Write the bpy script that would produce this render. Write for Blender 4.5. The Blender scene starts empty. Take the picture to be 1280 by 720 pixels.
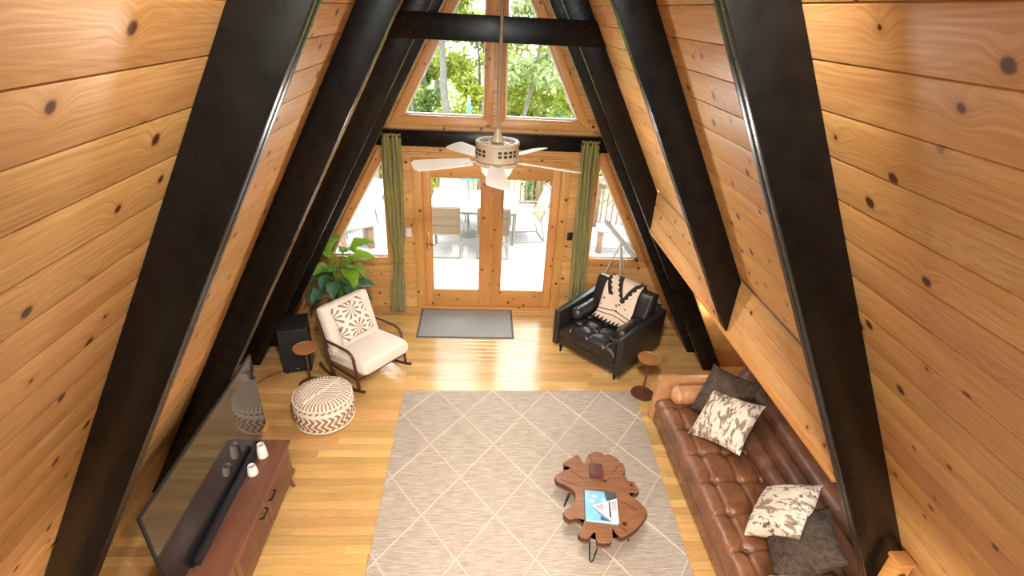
import bpy, bmesh, math, random
import numpy as np
from mathutils import Vector, Matrix, Euler
random.seed(7); RNG = np.random.default_rng(11)
SC = bpy.context.scene
COL = SC.collection
PI = math.pi
# ------------------------------------------------------------------ camera
CAM_POS = Vector((-0.118, 0.0, 3.80)); F_PX = 653.3
YAW, PITCH, ROLL = (math.radians(a) for a in (4.066, 28.05, 3.117))
_F = Vector((math.sin(YAW)*math.cos(PITCH), math.cos(YAW)*math.cos(PITCH), -math.sin(PITCH)))
_R = Vector((math.cos(YAW), -math.sin(YAW), 0)); _U = _R.cross(_F)
_R2 = math.cos(ROLL)*_R + math.sin(ROLL)*_U; _U2 = -math.sin(ROLL)*_R + math.cos(ROLL)*_U
cd = bpy.data.cameras.new('camera'); cam = bpy.data.objects.new('camera', cd); COL.objects.link(cam)
m3 = Matrix((_R2, _U2, -_F)).transposed()
cam.matrix_world = Matrix.Translation(CAM_POS) @ m3.to_4x4()
cd.sensor_width = 36.0; cd.lens = F_PX/1280*36.0; cd.clip_start = 0.05; cd.clip_end = 200
SC.camera = cam
# ------------------------------------------------------------------ world, sun, window portals, exposure
SKY_STRENGTH = 7.0
LOFT_FILL_W, UNDER_FILL_W, RIDGE_FILL_W, FAN_FILL_W, PUCK_W = 14, 36, 180, 36, 3     # added fill lamps, then the puck light; built further down
wd = bpy.data.worlds.new('sky'); SC.world = wd; wd.use_nodes = True
bg = wd.node_tree.nodes['Background']; bg.inputs[0].default_value = (0.90, 0.95, 1.0, 1); bg.inputs[1].default_value = SKY_STRENGTH
sd = bpy.data.lights.new('sun', 'SUN'); sun = bpy.data.objects.new('sun', sd); COL.objects.link(sun)
sd.energy = 3.6; sd.angle = math.radians(0.6); sd.color = (1.0, 0.95, 0.86)
sun.rotation_euler = Vector((-0.42, 0.10, -1.0)).to_track_quat('-Z', 'Y').to_euler()
def portal(loc, sx, sy, direction):
    d = bpy.data.lights.new('portal', 'AREA'); d.shape = 'RECTANGLE'; d.size = sx; d.size_y = sy
    d.cycles.is_portal = True
    o = bpy.data.objects.new('portal', d); COL.objects.link(o); o.location = loc
    o.rotation_euler = Vector(direction).to_track_quat('-Z', 'Z').to_euler()
portal((0, 6.62, 2.3), 4.4, 4.4, (0, -1, 0))
portal((0, -1.62, 4.1), 1.5, 2.4, (0, 1, 0))
SC.view_settings.view_transform = 'Standard'; SC.view_settings.look = 'None'
SC.view_settings.gamma = 1.0; SC.view_settings.use_curve_mapping = False
SC.view_settings.exposure = 1.2
# ------------------------------------------------------------------ node helper
class G:
    def __init__(s, name):
        s.m = bpy.data.materials.new(name); s.m.use_nodes = True; s.t = s.m.node_tree
        s.b = s.t.nodes['Principled BSDF']; s.out = s.t.nodes['Material Output']
    def n(s, k): return s.t.nodes.new('ShaderNode'+k)
    def put(s, sock, v):
        if v is None: return
        if isinstance(v, bpy.types.NodeSocket): s.t.links.new(v, sock)
        else:
            if hasattr(sock.default_value, '__len__') and not hasattr(v, '__len__'): v = (v,)*len(sock.default_value)
            if hasattr(v, '__len__') and len(v) == 3 and len(sock.default_value) == 4: v = (*v, 1)
            sock.default_value = v
    def math(s, op, a, b=None, c=None, clamp=False):
        x = s.n('Math'); x.operation = op; x.use_clamp = clamp
        for i, v in enumerate((a, b, c)): s.put(x.inputs[i], v)
        return x.outputs[0]
    def vmath(s, op, a, b=None):
        x = s.n('VectorMath'); x.operation = op; s.put(x.inputs[0], a); s.put(x.inputs[1], b); return x.outputs[0]
    def obj(s): return s.n('TexCoord').outputs['Object']
    def gen(s): return s.n('TexCoord').outputs['Generated']
    def rnd(s): return s.n('ObjectInfo').outputs['Random']
    def isl(s): return s.n('NewGeometry').outputs['Random Per Island']
    def sep(s, v):
        x = s.n('SeparateXYZ'); s.put(x.inputs[0], v); return x.outputs
    def comb(s, a, b, c):
        x = s.n('CombineXYZ')
        for i, v in enumerate((a, b, c)): s.put(x.inputs[i], v)
        return x.outputs[0]
    def noise(s, v, scale=1, det=2, rough=.5, dist=0):
        x = s.n('TexNoise'); s.put(x.inputs['Vector'], v); s.put(x.inputs['Scale'], scale)
        x.inputs['Detail'].default_value = det; x.inputs['Roughness'].default_value = rough; x.inputs['Distortion'].default_value = dist
        return x.outputs['Fac']
    def vor(s, v, scale=1, feat='F1', rnd=1, dim='3D'):
        x = s.n('TexVoronoi'); x.feature = feat; x.voronoi_dimensions = dim; s.put(x.inputs['Vector'], v); x.inputs['Scale'].default_value = scale
        x.inputs['Randomness'].default_value = rnd
        return x
    def mr(s, v, a, b, c=0, d=1, smooth=False):
        x = s.n('MapRange'); x.interpolation_type = 'SMOOTHSTEP' if smooth else 'LINEAR'
        for i, k in enumerate((v, a, b, c, d)): s.put(x.inputs[i], k)
        return x.outputs[0]
    def mix(s, f, a, b, mode='MIX'):
        x = s.n('Mix'); x.data_type = 'RGBA'; x.blend_type = mode
        s.put(x.inputs[0], f); s.put(x.inputs[6], a); s.put(x.inputs[7], b); return x.outputs[2]
    def hsv(s, c, h=.5, sa=1, v=1):
        x = s.n('HueSaturation'); s.put(x.inputs['Hue'], h); s.put(x.inputs['Saturation'], sa); s.put(x.inputs['Value'], v); s.put(x.inputs['Color'], c)
        return x.outputs[0]
    def bump(s, h, strength=.3, dist=.01):
        x = s.n('Bump'); s.put(x.inputs['Height'], h); x.inputs['Strength'].default_value = strength; x.inputs['Distance'].default_value = dist
        s.t.links.new(x.outputs[0], s.b.inputs['Normal'])
    def done(s, col=None, rough=.5, spec=None, metal=None, **kw):
        s.put(s.b.inputs['Base Color'], col); s.put(s.b.inputs['Roughness'], rough)
        s.put(s.b.inputs['Specular IOR Level'], spec); s.put(s.b.inputs['Metallic'], metal)
        for k, v in kw.items(): s.put(s.b.inputs[k.replace('_', ' ')], v)
        return s.m
MT = {}
def plain(name, col, rough=.5, var=.12, scale=30, bump=0, **kw):
    g = G(name); n = g.noise(g.obj(), scale, 3)
    c = g.hsv(col+(1,) if len(col) == 3 else col, v=g.mr(n, .25, .75, 1-var, 1+var))
    if bump: g.bump(n, bump, .004)
    MT[name] = g.done(c, rough, **kw)
def wood(name, light, dark, knot, rough=.42, knots=True, freq=1.0, var=(.9, 1.08), spec=.4, objrand=True, axis='X'):
    """grain runs along local X; every board takes its own slice of the texture"""
    g = G(name); x, y, z = g.sep(g.obj())[:3]
    if axis == 'Y': x, y = y, x
    if axis == 'Z': x, z = z, x
    r = g.rnd() if objrand else 0.0
    X = g.math('ADD', x, g.math('MULTIPLY', r, 61.0)); Y = g.math('ADD', g.math('ADD', y, z), g.math('MULTIPLY', r, 23.0))
    v2 = g.comb(X, Y, 0.0)
    if knots:
        vo = g.vor(v2, 4.0, dim='2D'); d = vo.outputs['Distance']; pick = g.sep(vo.outputs['Color'])[0]
        on = g.mr(pick, .14, .16)
        push = g.math('MULTIPLY', on, g.mr(d, .0, .34, 1, 0, True))
        wob = g.noise(v2, 26, 2)
        dk = g.math('ADD', d, g.math('MULTIPLY', g.math('SUBTRACT', wob, .5), .03))
        size = g.mr(g.sep(vo.outputs['Color'])[1], 0, 1, .034, .088)
        km = g.math('MULTIPLY', on, g.mr(dk, g.math('MULTIPLY', size, .6), g.math('MULTIPLY', size, 1.25), 1, 0, True))
        Yd = g.math('ADD', Y, g.math('MULTIPLY', push, .035))
    else: Yd = Y
    fine = g.noise(g.comb(g.math('MULTIPLY', X, 2.2*freq), g.math('MULTIPLY', Yd, 95*freq), 0.0), 1, 3, .6)
    cath = g.noise(g.comb(g.math('MULTIPLY', X, .9*freq), g.math('MULTIPLY', Yd, 9*freq), 3.0), 1, 1, .4)
    ring = g.math('MULTIPLY_ADD', g.math('SINE', g.math('MULTIPLY', cath, 120.0)), .5, .5)
    f = g.math('ADD', g.math('MULTIPLY', ring, .20), g.math('MULTIPLY', g.mr(fine, .3, .7), .55))
    big = g.noise(g.comb(g.math('MULTIPLY', X, 1.1), g.math('MULTIPLY', Y, 5), 7.0), 1, 2)
    f = g.math('ADD', f, g.mr(big, .3, .7, -.18, .22), clamp=True)
    streak = g.noise(g.comb(g.math('MULTIPLY', X, 1.4*freq), g.math('MULTIPLY', Yd, 150*freq), 11.0), 1, 2, .5)
    f = g.math('ADD', f, g.mr(streak, .58, .70, 0, .42), clamp=True)
    c = g.mix(f, light, dark)
    if knots:
        halo = g.math('MULTIPLY', on, g.mr(d, .03, .16, .55, 0, True))
        c = g.mix(halo, c, dark); c = g.mix(km, c, knot)
    if objrand: c = g.hsv(c, v=g.mr(g.rnd(), 0, 1, var[0], var[1]), h=g.mr(g.math('FRACT', g.math('MULTIPLY', g.rnd(), 17.3)), 0, 1, .494, .506))
    g.bump(fine, .12, .002)
    MT[name] = g.done(c, g.mr(fine, .2, .8, rough-.06, rough+.08), spec)
wood('pine', (.69, .41, .155), (.43, .19, .052), (.085, .028, .010), .42)
wood('pine_trim', (.64, .335, .105), (.45, .195, .050), (.08, .026, .010), .36)
wood('oak_floor', (.66, .41, .16), (.46, .245, .075), (.1, .05, .02), 0.21, knots=False, freq=1.0, var=(.76, 1.14), spec=.55)
wood('walnut', (.155, .062, .030), (.055, .020, .011), (.02, .01, .006), .38, knots=False, freq=.9)
wood('walnut_dark', (.085, .034, .018), (.035, .014, .008), (.02, .01, .006), .35, knots=False, axis='Y')
wood('walnut_console', (.21, .088, .046), (.085, .033, .018), (.02, .01, .006), .34, knots=False, axis='Y')
wood('slab_wood', (.27, .115, .055), (.135, .052, .024), (.03, .012, .008), .42, knots=True, freq=.55)
wood('table_wood', (.36, .165, .062), (.16, .062, .024), (.03, .012, .008), .35, knots=False, freq=.8)
wood('deck_wood', (.21, .195, .18), (.14, .13, .12), (.2, .17, .14), .7, knots=False, freq=.7)
wood('rail_wood', (.17, .10, .06), (.11, .062, .035), (.1, .05, .03), .7, knots=False)
def black_paint():
    g = G('black_paint'); n = g.noise(g.obj(), 9, 4); n2 = g.noise(g.obj(), 160, 2)
    g.bump(n2, .10, .002)
    MT['black_paint'] = g.done(g.mix(g.mr(n, .3, .7), (.0035, .003, .0028), (.0065, .0055, .005)), g.mr(n, .3, .7, .25, .32), .28)
black_paint()
plain('black_metal', (.012, .012, .013), .35, metal=.6)
plain('black_plastic', (.012, .012, .014), .4)
plain('cloth_black', (.010, .010, .011), .9, scale=300, bump=.4)
plain('brass', (.72, .50, .20), .28, metal=1.0)
plain('steel', (.55, .55, .54), .35, metal=.9)
plain('pale_grey', (.50, .49, .47), .35)
plain('rod_bronze', (.30, .24, .17), .35)
plain('white_plastic', (.80, .79, .76), .4, var=.03)
plain('cream_enamel', (.42, .33, .23), .35, var=.05)
plain('blade_white', (.74, .70, .64), .4, var=.05)
plain('slot_dark', (.02, .017, .014), .6)
plain('white_ceramic', (.82, .79, .74), .45, var=.03)
plain('bark_edge', (.055, .022, .012), .7, var=.35, scale=40, bump=.5)
plain('terracotta', (.32, .14, .08), .8)
plain('subfloor', (.10, .055, .022), .8)
plain('soil', (.05, .035, .025), .95, scale=60)
plain('tan_sling', (.20, .15, .10), .8, scale=200, bump=.3)
plain('alu', (.16, .15, .14), .4, metal=.3)
plain('patio_top', (.34, .34, .33), .35, var=.03)
plain('blue_sling', (.20, .30, .38), .8)
plain('trunk_bark', (.075, .065, .055), .9, var=.3, scale=14, bump=.5)
plain('teal_cloth', (.02, .42, .40), .8, var=.1)
plain('grass', (.13, .22, .05), .95, var=.4, scale=2)
plain('tan_leather', (.46, .22, .10), .42, var=.2, scale=14, bump=.15)
plain('paper', (.75, .73, .70), .6, var=.02)
plain('plaster', (.45, .40, .34), .8)
def leather(name, a, b, rough=.34, worn=None):
    g = G(name); v = g.obj()
    n = g.noise(v, 5, 3); f = g.noise(v, 42, 3, .6); vo = g.vor(v, 260).outputs['Distance']
    c = g.mix(g.mr(n, .3, .7), a, b)
    if worn: c = g.mix(g.mr(g.noise(v, 9, 4, .65), .55, .75, 0, .6), c, worn)
    g.bump(g.math('ADD', g.math('MULTIPLY', f, 1.0), g.math('MULTIPLY', vo, .25)), .22, .006)
    MT[name] = g.done(c, g.mr(f, .3, .7, rough-.05, rough+.08), .5)
leather('brown_leather', (.13, .050, .023), (.21, .088, .040), .27, (.32, .145, .07))
leather('dark_brown_leather', (.10, .041, .023), (.16, .068, .037), .34, (.22, .10, .054))
leather('black_leather', (.012, .011, .011), (.020, .018, .017), .33)
def boucle():
    g = G('boucle'); v = g.obj(); n = g.noise(v, 120, 3, .7); b = g.vor(v, 70).outputs['Distance']
    g.bump(g.math('ADD', n, b), .55, .008)
    MT['boucle'] = g.done(g.mix(g.mr(n, .3, .7), (.66, .58, .49), (.83, .77, .69)), .95, .1, Sheen_Weight=.3)
boucle()
def fur():
    g = G('grey_fur'); v = g.obj(); w = g.noise(v, 14, 3, .6, 1.2); n = g.noise(g.vmath('MULTIPLY', v, (60, 160, 60)), 1, 3, .7)
    g.bump(g.math('ADD', n, g.math('MULTIPLY', w, 1.5)), .6, .012)
    c = g.mix(g.mr(w, .35, .65), (.028, .019, .014), (.090, .066, .050)); c = g.mix(g.mr(n, .35, .75, 0, .6), c, (.15, .112, .086))
    MT['grey_fur'] = g.done(c, .95, .05)
fur()
def camo(name, cut, seed):
    g = G(name); v = g.vmath('ADD', g.obj(), (seed, seed*2, 0)); v = g.vmath('MULTIPLY', v, (1.0, 2.1, 1.0))
    a = g.noise(v, 9, 4, .62, .8); b = g.noise(g.vmath('ADD', v, (5, 3, 1)), 14, 3, .6, .5)
    c = g.mix(g.mr(a, cut, cut+.03), (.66, .58, .47), (.27, .195, .135)); c = g.mix(g.mr(b, .60, .62), c, (.105, .075, .055))
    g.bump(g.noise(g.obj(), 220, 2), .3, .003)
    MT[name] = g.done(c, .85, .15)
camo('camo_brown', .50, 1.0); camo('camo_light', .53, 4.0)
def rug():
    g = G('rug_wool'); x, y, z = g.sep(g.obj())[:3]
    rows = g.noise(g.comb(g.math('MULTIPLY', x, 7), g.math('MULTIPLY', y, 75), 0.0), 1, 4, .7)
    fl = g.noise(g.comb(g.math('MULTIPLY', x, 40), g.math('MULTIPLY', y, 110), 2.0), 1, 2, .6)
    c = g.mix(g.mr(rows, .3, .7), (.29, .237, .19), (.55, .482, .408)); c = g.mix(g.mr(fl, .58, .70, 0, .6), c, (.34, .26, .20))
    g.bump(g.math('ADD', rows, g.math('MULTIPLY', fl, .6)), .7, .012)
    MT['rug_wool'] = g.done(c, .95, .05)
rug()
plain('rug_cord', (.54, .47, .39), .95, var=.15, scale=90, bump=.5)
plain('door_mat', (.30, .30, .295), .95, var=.35, scale=220, bump=.5)
plain('mat_edge', (.10, .10, .10), .9)
def curtain_mat():
    g = G('green_velvet'); v = g.obj(); n = g.noise(g.vmath('MULTIPLY', v, (30, 30, 4)), 1, 3)
    MT['green_velvet'] = g.done(g.mix(g.mr(n, .3, .7), (.17, .155, .022), (.30, .265, .050)), .8, .2, Sheen_Weight=.35)
curtain_mat()
def glass(name, tint=(1, 1, 1)):
    g = G(name); tr = g.n('BsdfTransparent'); tr.inputs[0].default_value = (*tint, 1); gl = g.n('BsdfGlossy'); gl.inputs['Roughness'].default_value = .02
    fr = g.n('Fresnel'); fr.inputs[0].default_value = 1.35; mx = g.n('MixShader')
    g.t.links.new(fr.outputs[0], mx.inputs[0]); g.t.links.new(tr.outputs[0], mx.inputs[1]); g.t.links.new(gl.outputs[0], mx.inputs[2])
    g.t.links.new(mx.outputs[0], g.out.inputs['Surface']); MT[name] = g.m
glass('window_glass', (.97, .99, .98))
g = G('tv_screen'); MT['tv_screen'] = g.done((.014, .013, .012), .06, 1.0)
def leaf_mat(name, a, b, c, trans=.5):
    g = G(name); r = g.isl(); col = g.mix(g.mr(r, 0, .6), a, b); col = g.mix(g.mr(r, .6, 1), col, c)
    x = g.n('BsdfTranslucent'); g.put(x.inputs[0], g.hsv(col, v=1.3)); mx = g.n('MixShader'); mx.inputs[0].default_value = trans
    g.put(g.b.inputs['Base Color'], col); g.put(g.b.inputs['Roughness'], .5)
    g.t.links.new(g.b.outputs[0], mx.inputs[1]); g.t.links.new(x.outputs[0], mx.inputs[2]); g.t.links.new(mx.outputs[0], g.out.inputs['Surface'])
    MT[name] = g.m
leaf_mat('leaf_yellow', (.12, .155, .010), (.18, .205, .015), (.24, .24, .028))
leaf_mat('leaf_green', (.035, .075, .012), (.07, .11, .018), (.11, .14, .03))
leaf_mat('leaf_pale', (.13, .18, .06), (.19, .225, .08), (.25, .265, .12))
leaf_mat('house_leaf_bright', (.20, .40, .03), (.27, .48, .04), (.32, .52, .06), .45)  # backlight on the upper leaves is put into this brighter green
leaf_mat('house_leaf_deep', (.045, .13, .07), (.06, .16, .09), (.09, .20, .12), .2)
def burst():
    """white lines radiating in four squares over brown"""
    g = G('burst_print'); x, y, z = g.sep(g.obj())[:3]
    fx = g.math('SUBTRACT', g.math('FRACT', g.math('ADD', g.math('MULTIPLY', x, 4.4), .5)), .5)
    fy = g.math('SUBTRACT', g.math('FRACT', g.math('ADD', g.math('MULTIPLY', y, 4.4), .0)), .5)
    a = g.math('ARCTAN2', fy, fx); st = g.math('SINE', g.math('MULTIPLY', a, 10.0))
    s = g.mr(st, -.25, -.1)
    rim = g.mr(g.math('MAXIMUM', g.math('ABSOLUTE', fx), g.math('ABSOLUTE', fy)), .43, .45)
    edge = g.mr(g.math('MAXIMUM', g.math('ABSOLUTE', x), g.math('ABSOLUTE', y)), .205, .21)
    f = g.math('MAXIMUM', g.math('MAXIMUM', s, rim), edge)
    g.bump(f, .3, .004)
    MT['burst_print'] = g.done(g.mix(f, (.33, .20, .13), (.80, .74, .67)), .9, .1)
burst()
def pouf_mat():
    g = G('pouf_weave'); x, y, z = g.sep(g.obj())[:3]
    a = g.math('ARCTAN2', y, x); r = g.math('SQRT', g.math('ADD', g.math('MULTIPLY', x, x), g.math('MULTIPLY', y, y)))
    # sides: loops of white rope over tan
    w1 = g.math('SINE', g.math('ADD', g.math('MULTIPLY', a, 30), g.math('MULTIPLY', g.math('SINE', g.math('MULTIPLY', z, 55)), 2.2)))
    side = g.mr(w1, -.05, .2)
    band = g.math('GREATER_THAN', g.math('SINE', g.math('MULTIPLY', g.math('ADD', z, .045), 26.0)), .88)
    side = g.math('MAXIMUM', side, band)
    # top: chevron rows both sides of a centre rib
    w2 = g.math('SINE', g.math('MULTIPLY', g.math('ADD', g.math('MULTIPLY', g.math('ABSOLUTE', g.math('ADD', g.math('MULTIPLY', x, .8), g.math('MULTIPLY', y, .6))), .9), g.math('SUBTRACT', g.math('MULTIPLY', y, .8), g.math('MULTIPLY', x, .6))), 150))
    top = g.mr(w2, -.75, -.45)
    spokes = g.mr(g.math('SINE', g.math('MULTIPLY', a, 44)), -.45, -.15)
    top = g.mix(g.math('GREATER_THAN', r, .215), top, spokes)
    nz = g.sep(g.n('NewGeometry').outputs['Normal'])[2]
    f = g.sep(g.mix(g.math('GREATER_THAN', z, .30), side, top))[0]
    g.bump(f, .6, .010)
    MT['pouf_weave'] = g.done(g.mix(f, (.30, .175, .095), (.76, .67, .57)), .95, .05)
pouf_mat()
def blanket_mat():
    """cream throw, black stepped triangles, thin lines and small marks"""
    g = G('blanket_print'); u, v, z = g.sep(g.n('TexCoord').outputs['UV'])[:3]
    def tri(cx, cy, w, h, flip=1):
        dx = g.math('ABSOLUTE', g.math('SUBTRACT', u, cx)); dy = g.math('MULTIPLY', g.math('SUBTRACT', v, cy), flip)
        tooth = g.math('MULTIPLY', g.math('PINGPONG', dy, .025), 2.2)
        e = g.math('SUBTRACT', g.math('ADD', g.math('MULTIPLY', dy, w/h), tooth), dx)
        inside = g.math('MULTIPLY', g.math('GREATER_THAN', e, 0), g.math('MULTIPLY', g.math('GREATER_THAN', dy, 0), g.math('LESS_THAN', dy, h)))
        hole = g.math('LESS_THAN', g.math('ADD', dx, .075), g.math('MULTIPLY', dy, w/h*.86))
        return g.math('MULTIPLY', inside, g.math('SUBTRACT', 1.0, hole))
    m = tri(.62, .30, .55, .42)
    m = g.math('MAXIMUM', m, tri(.02, .55, .26, .24, 1))
    m = g.math('MAXIMUM', m, tri(.02, .55, .26, .20, -1))
    for c in (.10, .16, .86):
        m = g.math('MAXIMUM', m, g.math('LESS_THAN', g.math('ABSOLUTE', g.math('SUBTRACT', v, g.math('ADD', c, g.math('MULTIPLY', g.math('PINGPONG', u, .5), .08)))), .006))
    dots = g.math('MULTIPLY', g.math('LESS_THAN', g.vor(g.comb(g.math('MULTIPLY', u, 9), g.math('MULTIPLY', v, 20), 0.0), 1).outputs['Distance'], .26), g.math('MULTIPLY', g.math('LESS_THAN', v, .30), g.math('GREATER_THAN', v, .18)))
    teeth = g.math('MULTIPLY', g.math('LESS_THAN', v, g.math('MULTIPLY', g.math('PINGPONG', u, .06), 1.2)), 1.0)
    m = g.math('MAXIMUM', m, g.math('MAXIMUM', dots, teeth))
    g.bump(g.noise(g.obj(), 260, 2), .3, .003)
    MT['blanket_print'] = g.done(g.mix(m, (.66, .53, .42), (.035, .026, .022)), .9, .1)
blanket_mat()
# ------------------------------------------------------------------ mesh helpers
def sharp(bm, ang=38):
    a = math.radians(ang)
    for e in bm.edges:
        e.smooth = not (len(e.link_faces) == 2 and e.calc_face_angle(0) > a)
    for f in bm.faces: f.smooth = True
def mesh_of(bm, name, mat, smooth=True, ang=38):
    bmesh.ops.recalc_face_normals(bm, faces=bm.faces[:])
    if smooth: sharp(bm, ang)
    me = bpy.data.meshes.new(name); bm.to_mesh(me); bm.free()
    if mat: me.materials.append(MT[mat])
    return me
def link(name, me, parent=None, loc=(0, 0, 0), rot=None):
    o = bpy.data.objects.new(name, me); COL.objects.link(o)
    if parent: o.parent = parent
    o.location = loc
    if rot is not None:
        o.rotation_euler = rot.to_euler() if isinstance(rot, Matrix) else rot
    return o
def obj(name, bm, mat, parent=None, loc=(0, 0, 0), rot=None, smooth=True, ang=38):
    return link(name, mesh_of(bm, name, mat, smooth, ang), parent, loc, rot)
def tag(o, label, cat, group=None):
    o['label'] = label; o['category'] = cat
    if group: o['group'] = group
    return o
def thing(name, label, cat, loc=(0, 0, 0), rz=0, group=None):
    o = link(name, None, None, loc, (0, 0, rz)); o.empty_display_size = .1
    return tag(o, label, cat, group)
def struct(o):
    o['kind'] = 'structure'; return o
def B(): return bmesh.new()
def box(bm, size, loc=(0, 0, 0), rot=None, bev=0, seg=2):
    M = Matrix.Translation(loc) @ (rot.to_4x4() if rot is not None else Matrix.Identity(4)) @ Matrix.Diagonal((*size, 1))
    r = bmesh.ops.create_cube(bm, size=1, matrix=M)
    if bev:
        es = list({e for v in r['verts'] for e in v.link_edges})
        bmesh.ops.bevel(bm, geom=es, offset=bev, segments=seg, profile=.5, affect='EDGES', clamp_overlap=True)
    return bm
def ab(bm, x0, x1, y0, y1, z0, z1, bev=0, seg=2):
    return box(bm, (x1-x0, y1-y0, z1-z0), ((x0+x1)/2, (y0+y1)/2, (z0+z1)/2), None, bev, seg)
def tube(bm, pts, r, n=10, cap=True, closed=False, flat=1.0):
    pts = [Vector(p) for p in pts]; k = len(pts); rs = r if hasattr(r, '__len__') else [r]*k
    rings = []; prev = None
    for i, p in enumerate(pts):
        if closed: t = (pts[(i+1) % k]-pts[i-1])
        else: t = pts[min(i+1, k-1)]-pts[max(i-1, 0)]
        t.normalize()
        up = prev if prev is not None else (Vector((0, 0, 1)) if abs(t.z) < .9 else Vector((1, 0, 0)))
        a = up - t*up.dot(t); a.normalize(); b = t.cross(a); prev = a
        rings.append([bm.verts.new(p + (a*math.cos(2*PI*j/n)*flat + b*math.sin(2*PI*j/n))*rs[i]) for j in range(n)])
    for i in range(k if closed else k-1):
        A, C = rings[i], rings[(i+1) % k]
        for j in range(n): bm.faces.new((A[j], A[(j+1) % n], C[(j+1) % n], C[j]))
    if cap and not closed:
        bm.faces.new(rings[0][::-1]); bm.faces.new(rings[-1])
    return bm
def lathe(bm, prof, n=32, loc=(0, 0, 0)):
    L = Vector(loc); rings = []
    for r, z in prof:
        if r < 1e-5: rings.append([bm.verts.new(L+Vector((0, 0, z)))])
        else: rings.append([bm.verts.new(L+Vector((r*math.cos(2*PI*j/n), r*math.sin(2*PI*j/n), z))) for j in range(n)])
    for A, C in zip(rings, rings[1:]):
        for j in range(n):
            q = [A[j % len(A)], A[(j+1) % len(A)], C[(j+1) % len(C)], C[j % len(C)]]
            q = list(dict.fromkeys(q))
            if len(q) > 2: bm.faces.new(q)
    return bm
def prism(bm, pts, d0, d1, axis='Z', bev=0):
    """outline pts extruded between d0 and d1 along axis; outline plane is XY (Z), XZ (Y) or YZ (X)"""
    def P(a, b, d): return {'Z': (a, b, d), 'Y': (a, d, b), 'X': (d, a, b)}[axis]
    A = [bm.verts.new(P(a, b, d0)) for a, b in pts]; C = [bm.verts.new(P(a, b, d1)) for a, b in pts]
    n = len(pts); fs = [bm.faces.new(A), bm.faces.new(C[::-1])]
    for i in range(n): fs.append(bm.faces.new((A[i], C[i], C[(i+1) % n], A[(i+1) % n])))
    if bev:
        es = list({e for f in fs[:2] for e in f.edges})
        bmesh.ops.bevel(bm, geom=es, offset=bev, segments=2, profile=.5, affect='EDGES', clamp_overlap=True)
    return bm
def grid(bm, fn, nu, nv, closeu=False, uv=False):
    V = [[bm.verts.new(fn(i/(nu if closeu else nu-1), j/(nv-1))) for j in range(nv)] for i in range(nu)]
    lay = bm.loops.layers.uv.verify() if uv else None
    for i in range(nu if closeu else nu-1):
        for j in range(nv-1):
            k = (i+1) % nu
            f = bm.faces.new((V[i][j], V[k][j], V[k][j+1], V[i][j+1]))
            if uv:
                for l, (a, b) in zip(f.loops, ((i, j), (i+1, j), (i+1, j+1), (i, j+1))): l[lay].uv = (a/(nu-1), b/(nv-1))
    return V
def arc(c, r, a0, a1, n): return [(c[0]+r*math.cos(a0+(a1-a0)*i/(n-1)), c[1]+r*math.sin(a0+(a1-a0)*i/(n-1))) for i in range(n)]
def pillow(bm, w, h, t, n=22, seed=0, wr=.006):
    rg = random.Random(seed); ph = [rg.uniform(0, 6) for _ in range(6)]
    def side(sg):
        def f(u, v):
            a, b = 2*u-1, 2*v-1
            ex = 1-.10*(1-abs(b)**2)*(abs(a)**6); ey = 1-.10*(1-abs(a)**2)*(abs(b)**6)
            th = t/2*((1-abs(a)**2.6)*(1-abs(b)**2.6))**.55
            th += wr*math.sin(5*a+ph[0]+3*b)*math.sin(4*b+ph[1])*(1-a*a)*(1-b*b)
            return Vector((a*w/2*ex, b*h/2*ey, sg*th))
        return f
    for sg in (1, -1): grid(bm, side(sg), n, n)
    bmesh.ops.remove_doubles(bm, verts=bm.verts[:], dist=.0008)
    return bm
def tufted(bm, L, W, T, buttons, nu, nv, p=7, deep=.040, crease=.018, lines=()):
    """cushion L x W x T with its base on z=0, dimples at buttons, folds along lines"""
    def top(u, v):
        a, b = 2*u-1, 2*v-1; x, y = a*L/2, b*W/2
        e = max(0.0, (1-abs(a)**(p*L/W*.8))*(1-abs(b)**p))
        z = T*(.45+.55*e**.5) + .012*(1-a*a)*(1-b*b)
        for bx, by in buttons:
            d2 = (x-bx)**2+(y-by)**2
            if d2 < .02: z -= deep*math.exp(-d2/(2*.022**2)) + deep*.45*math.exp(-d2/(2*.055**2))
        for (ax, ay, cx, cy) in lines:
            vx, vy = cx-ax, cy-ay; q = max(0, min(1, ((x-ax)*vx+(y-ay)*vy)/(vx*vx+vy*vy)))
            d2 = (x-ax-q*vx)**2+(y-ay-q*vy)**2
            if d2 < .004: z -= crease*math.exp(-d2/(2*.010**2))
        return Vector((x, y, z))
    V = grid(bm, top, nu, nv)
    rim = [V[i][0] for i in range(nu)]+[V[-1][j] for j in range(1, nv)]+[V[i][-1] for i in range(nu-2, -1, -1)]+[V[0][j] for j in range(nv-2, 0, -1)]
    mid = [bm.verts.new((v.co.x*1.006, v.co.y*1.008, v.co.z*.5)) for v in rim]
    low = [bm.verts.new((v.co.x*.985, v.co.y*.98, 0)) for v in rim]
    n = len(rim)
    for A, C in ((rim, mid), (mid, low)):
        for i in range(n): bm.faces.new((A[i], A[(i+1) % n], C[(i+1) % n], C[i]))
    bm.faces.new(low)
    return bm
def copy_tree(o, parent=None):
    c = o.copy(); COL.objects.link(c); c.parent = parent
    for ch in list(o.children): copy_tree(ch, c)
    return c
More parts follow.
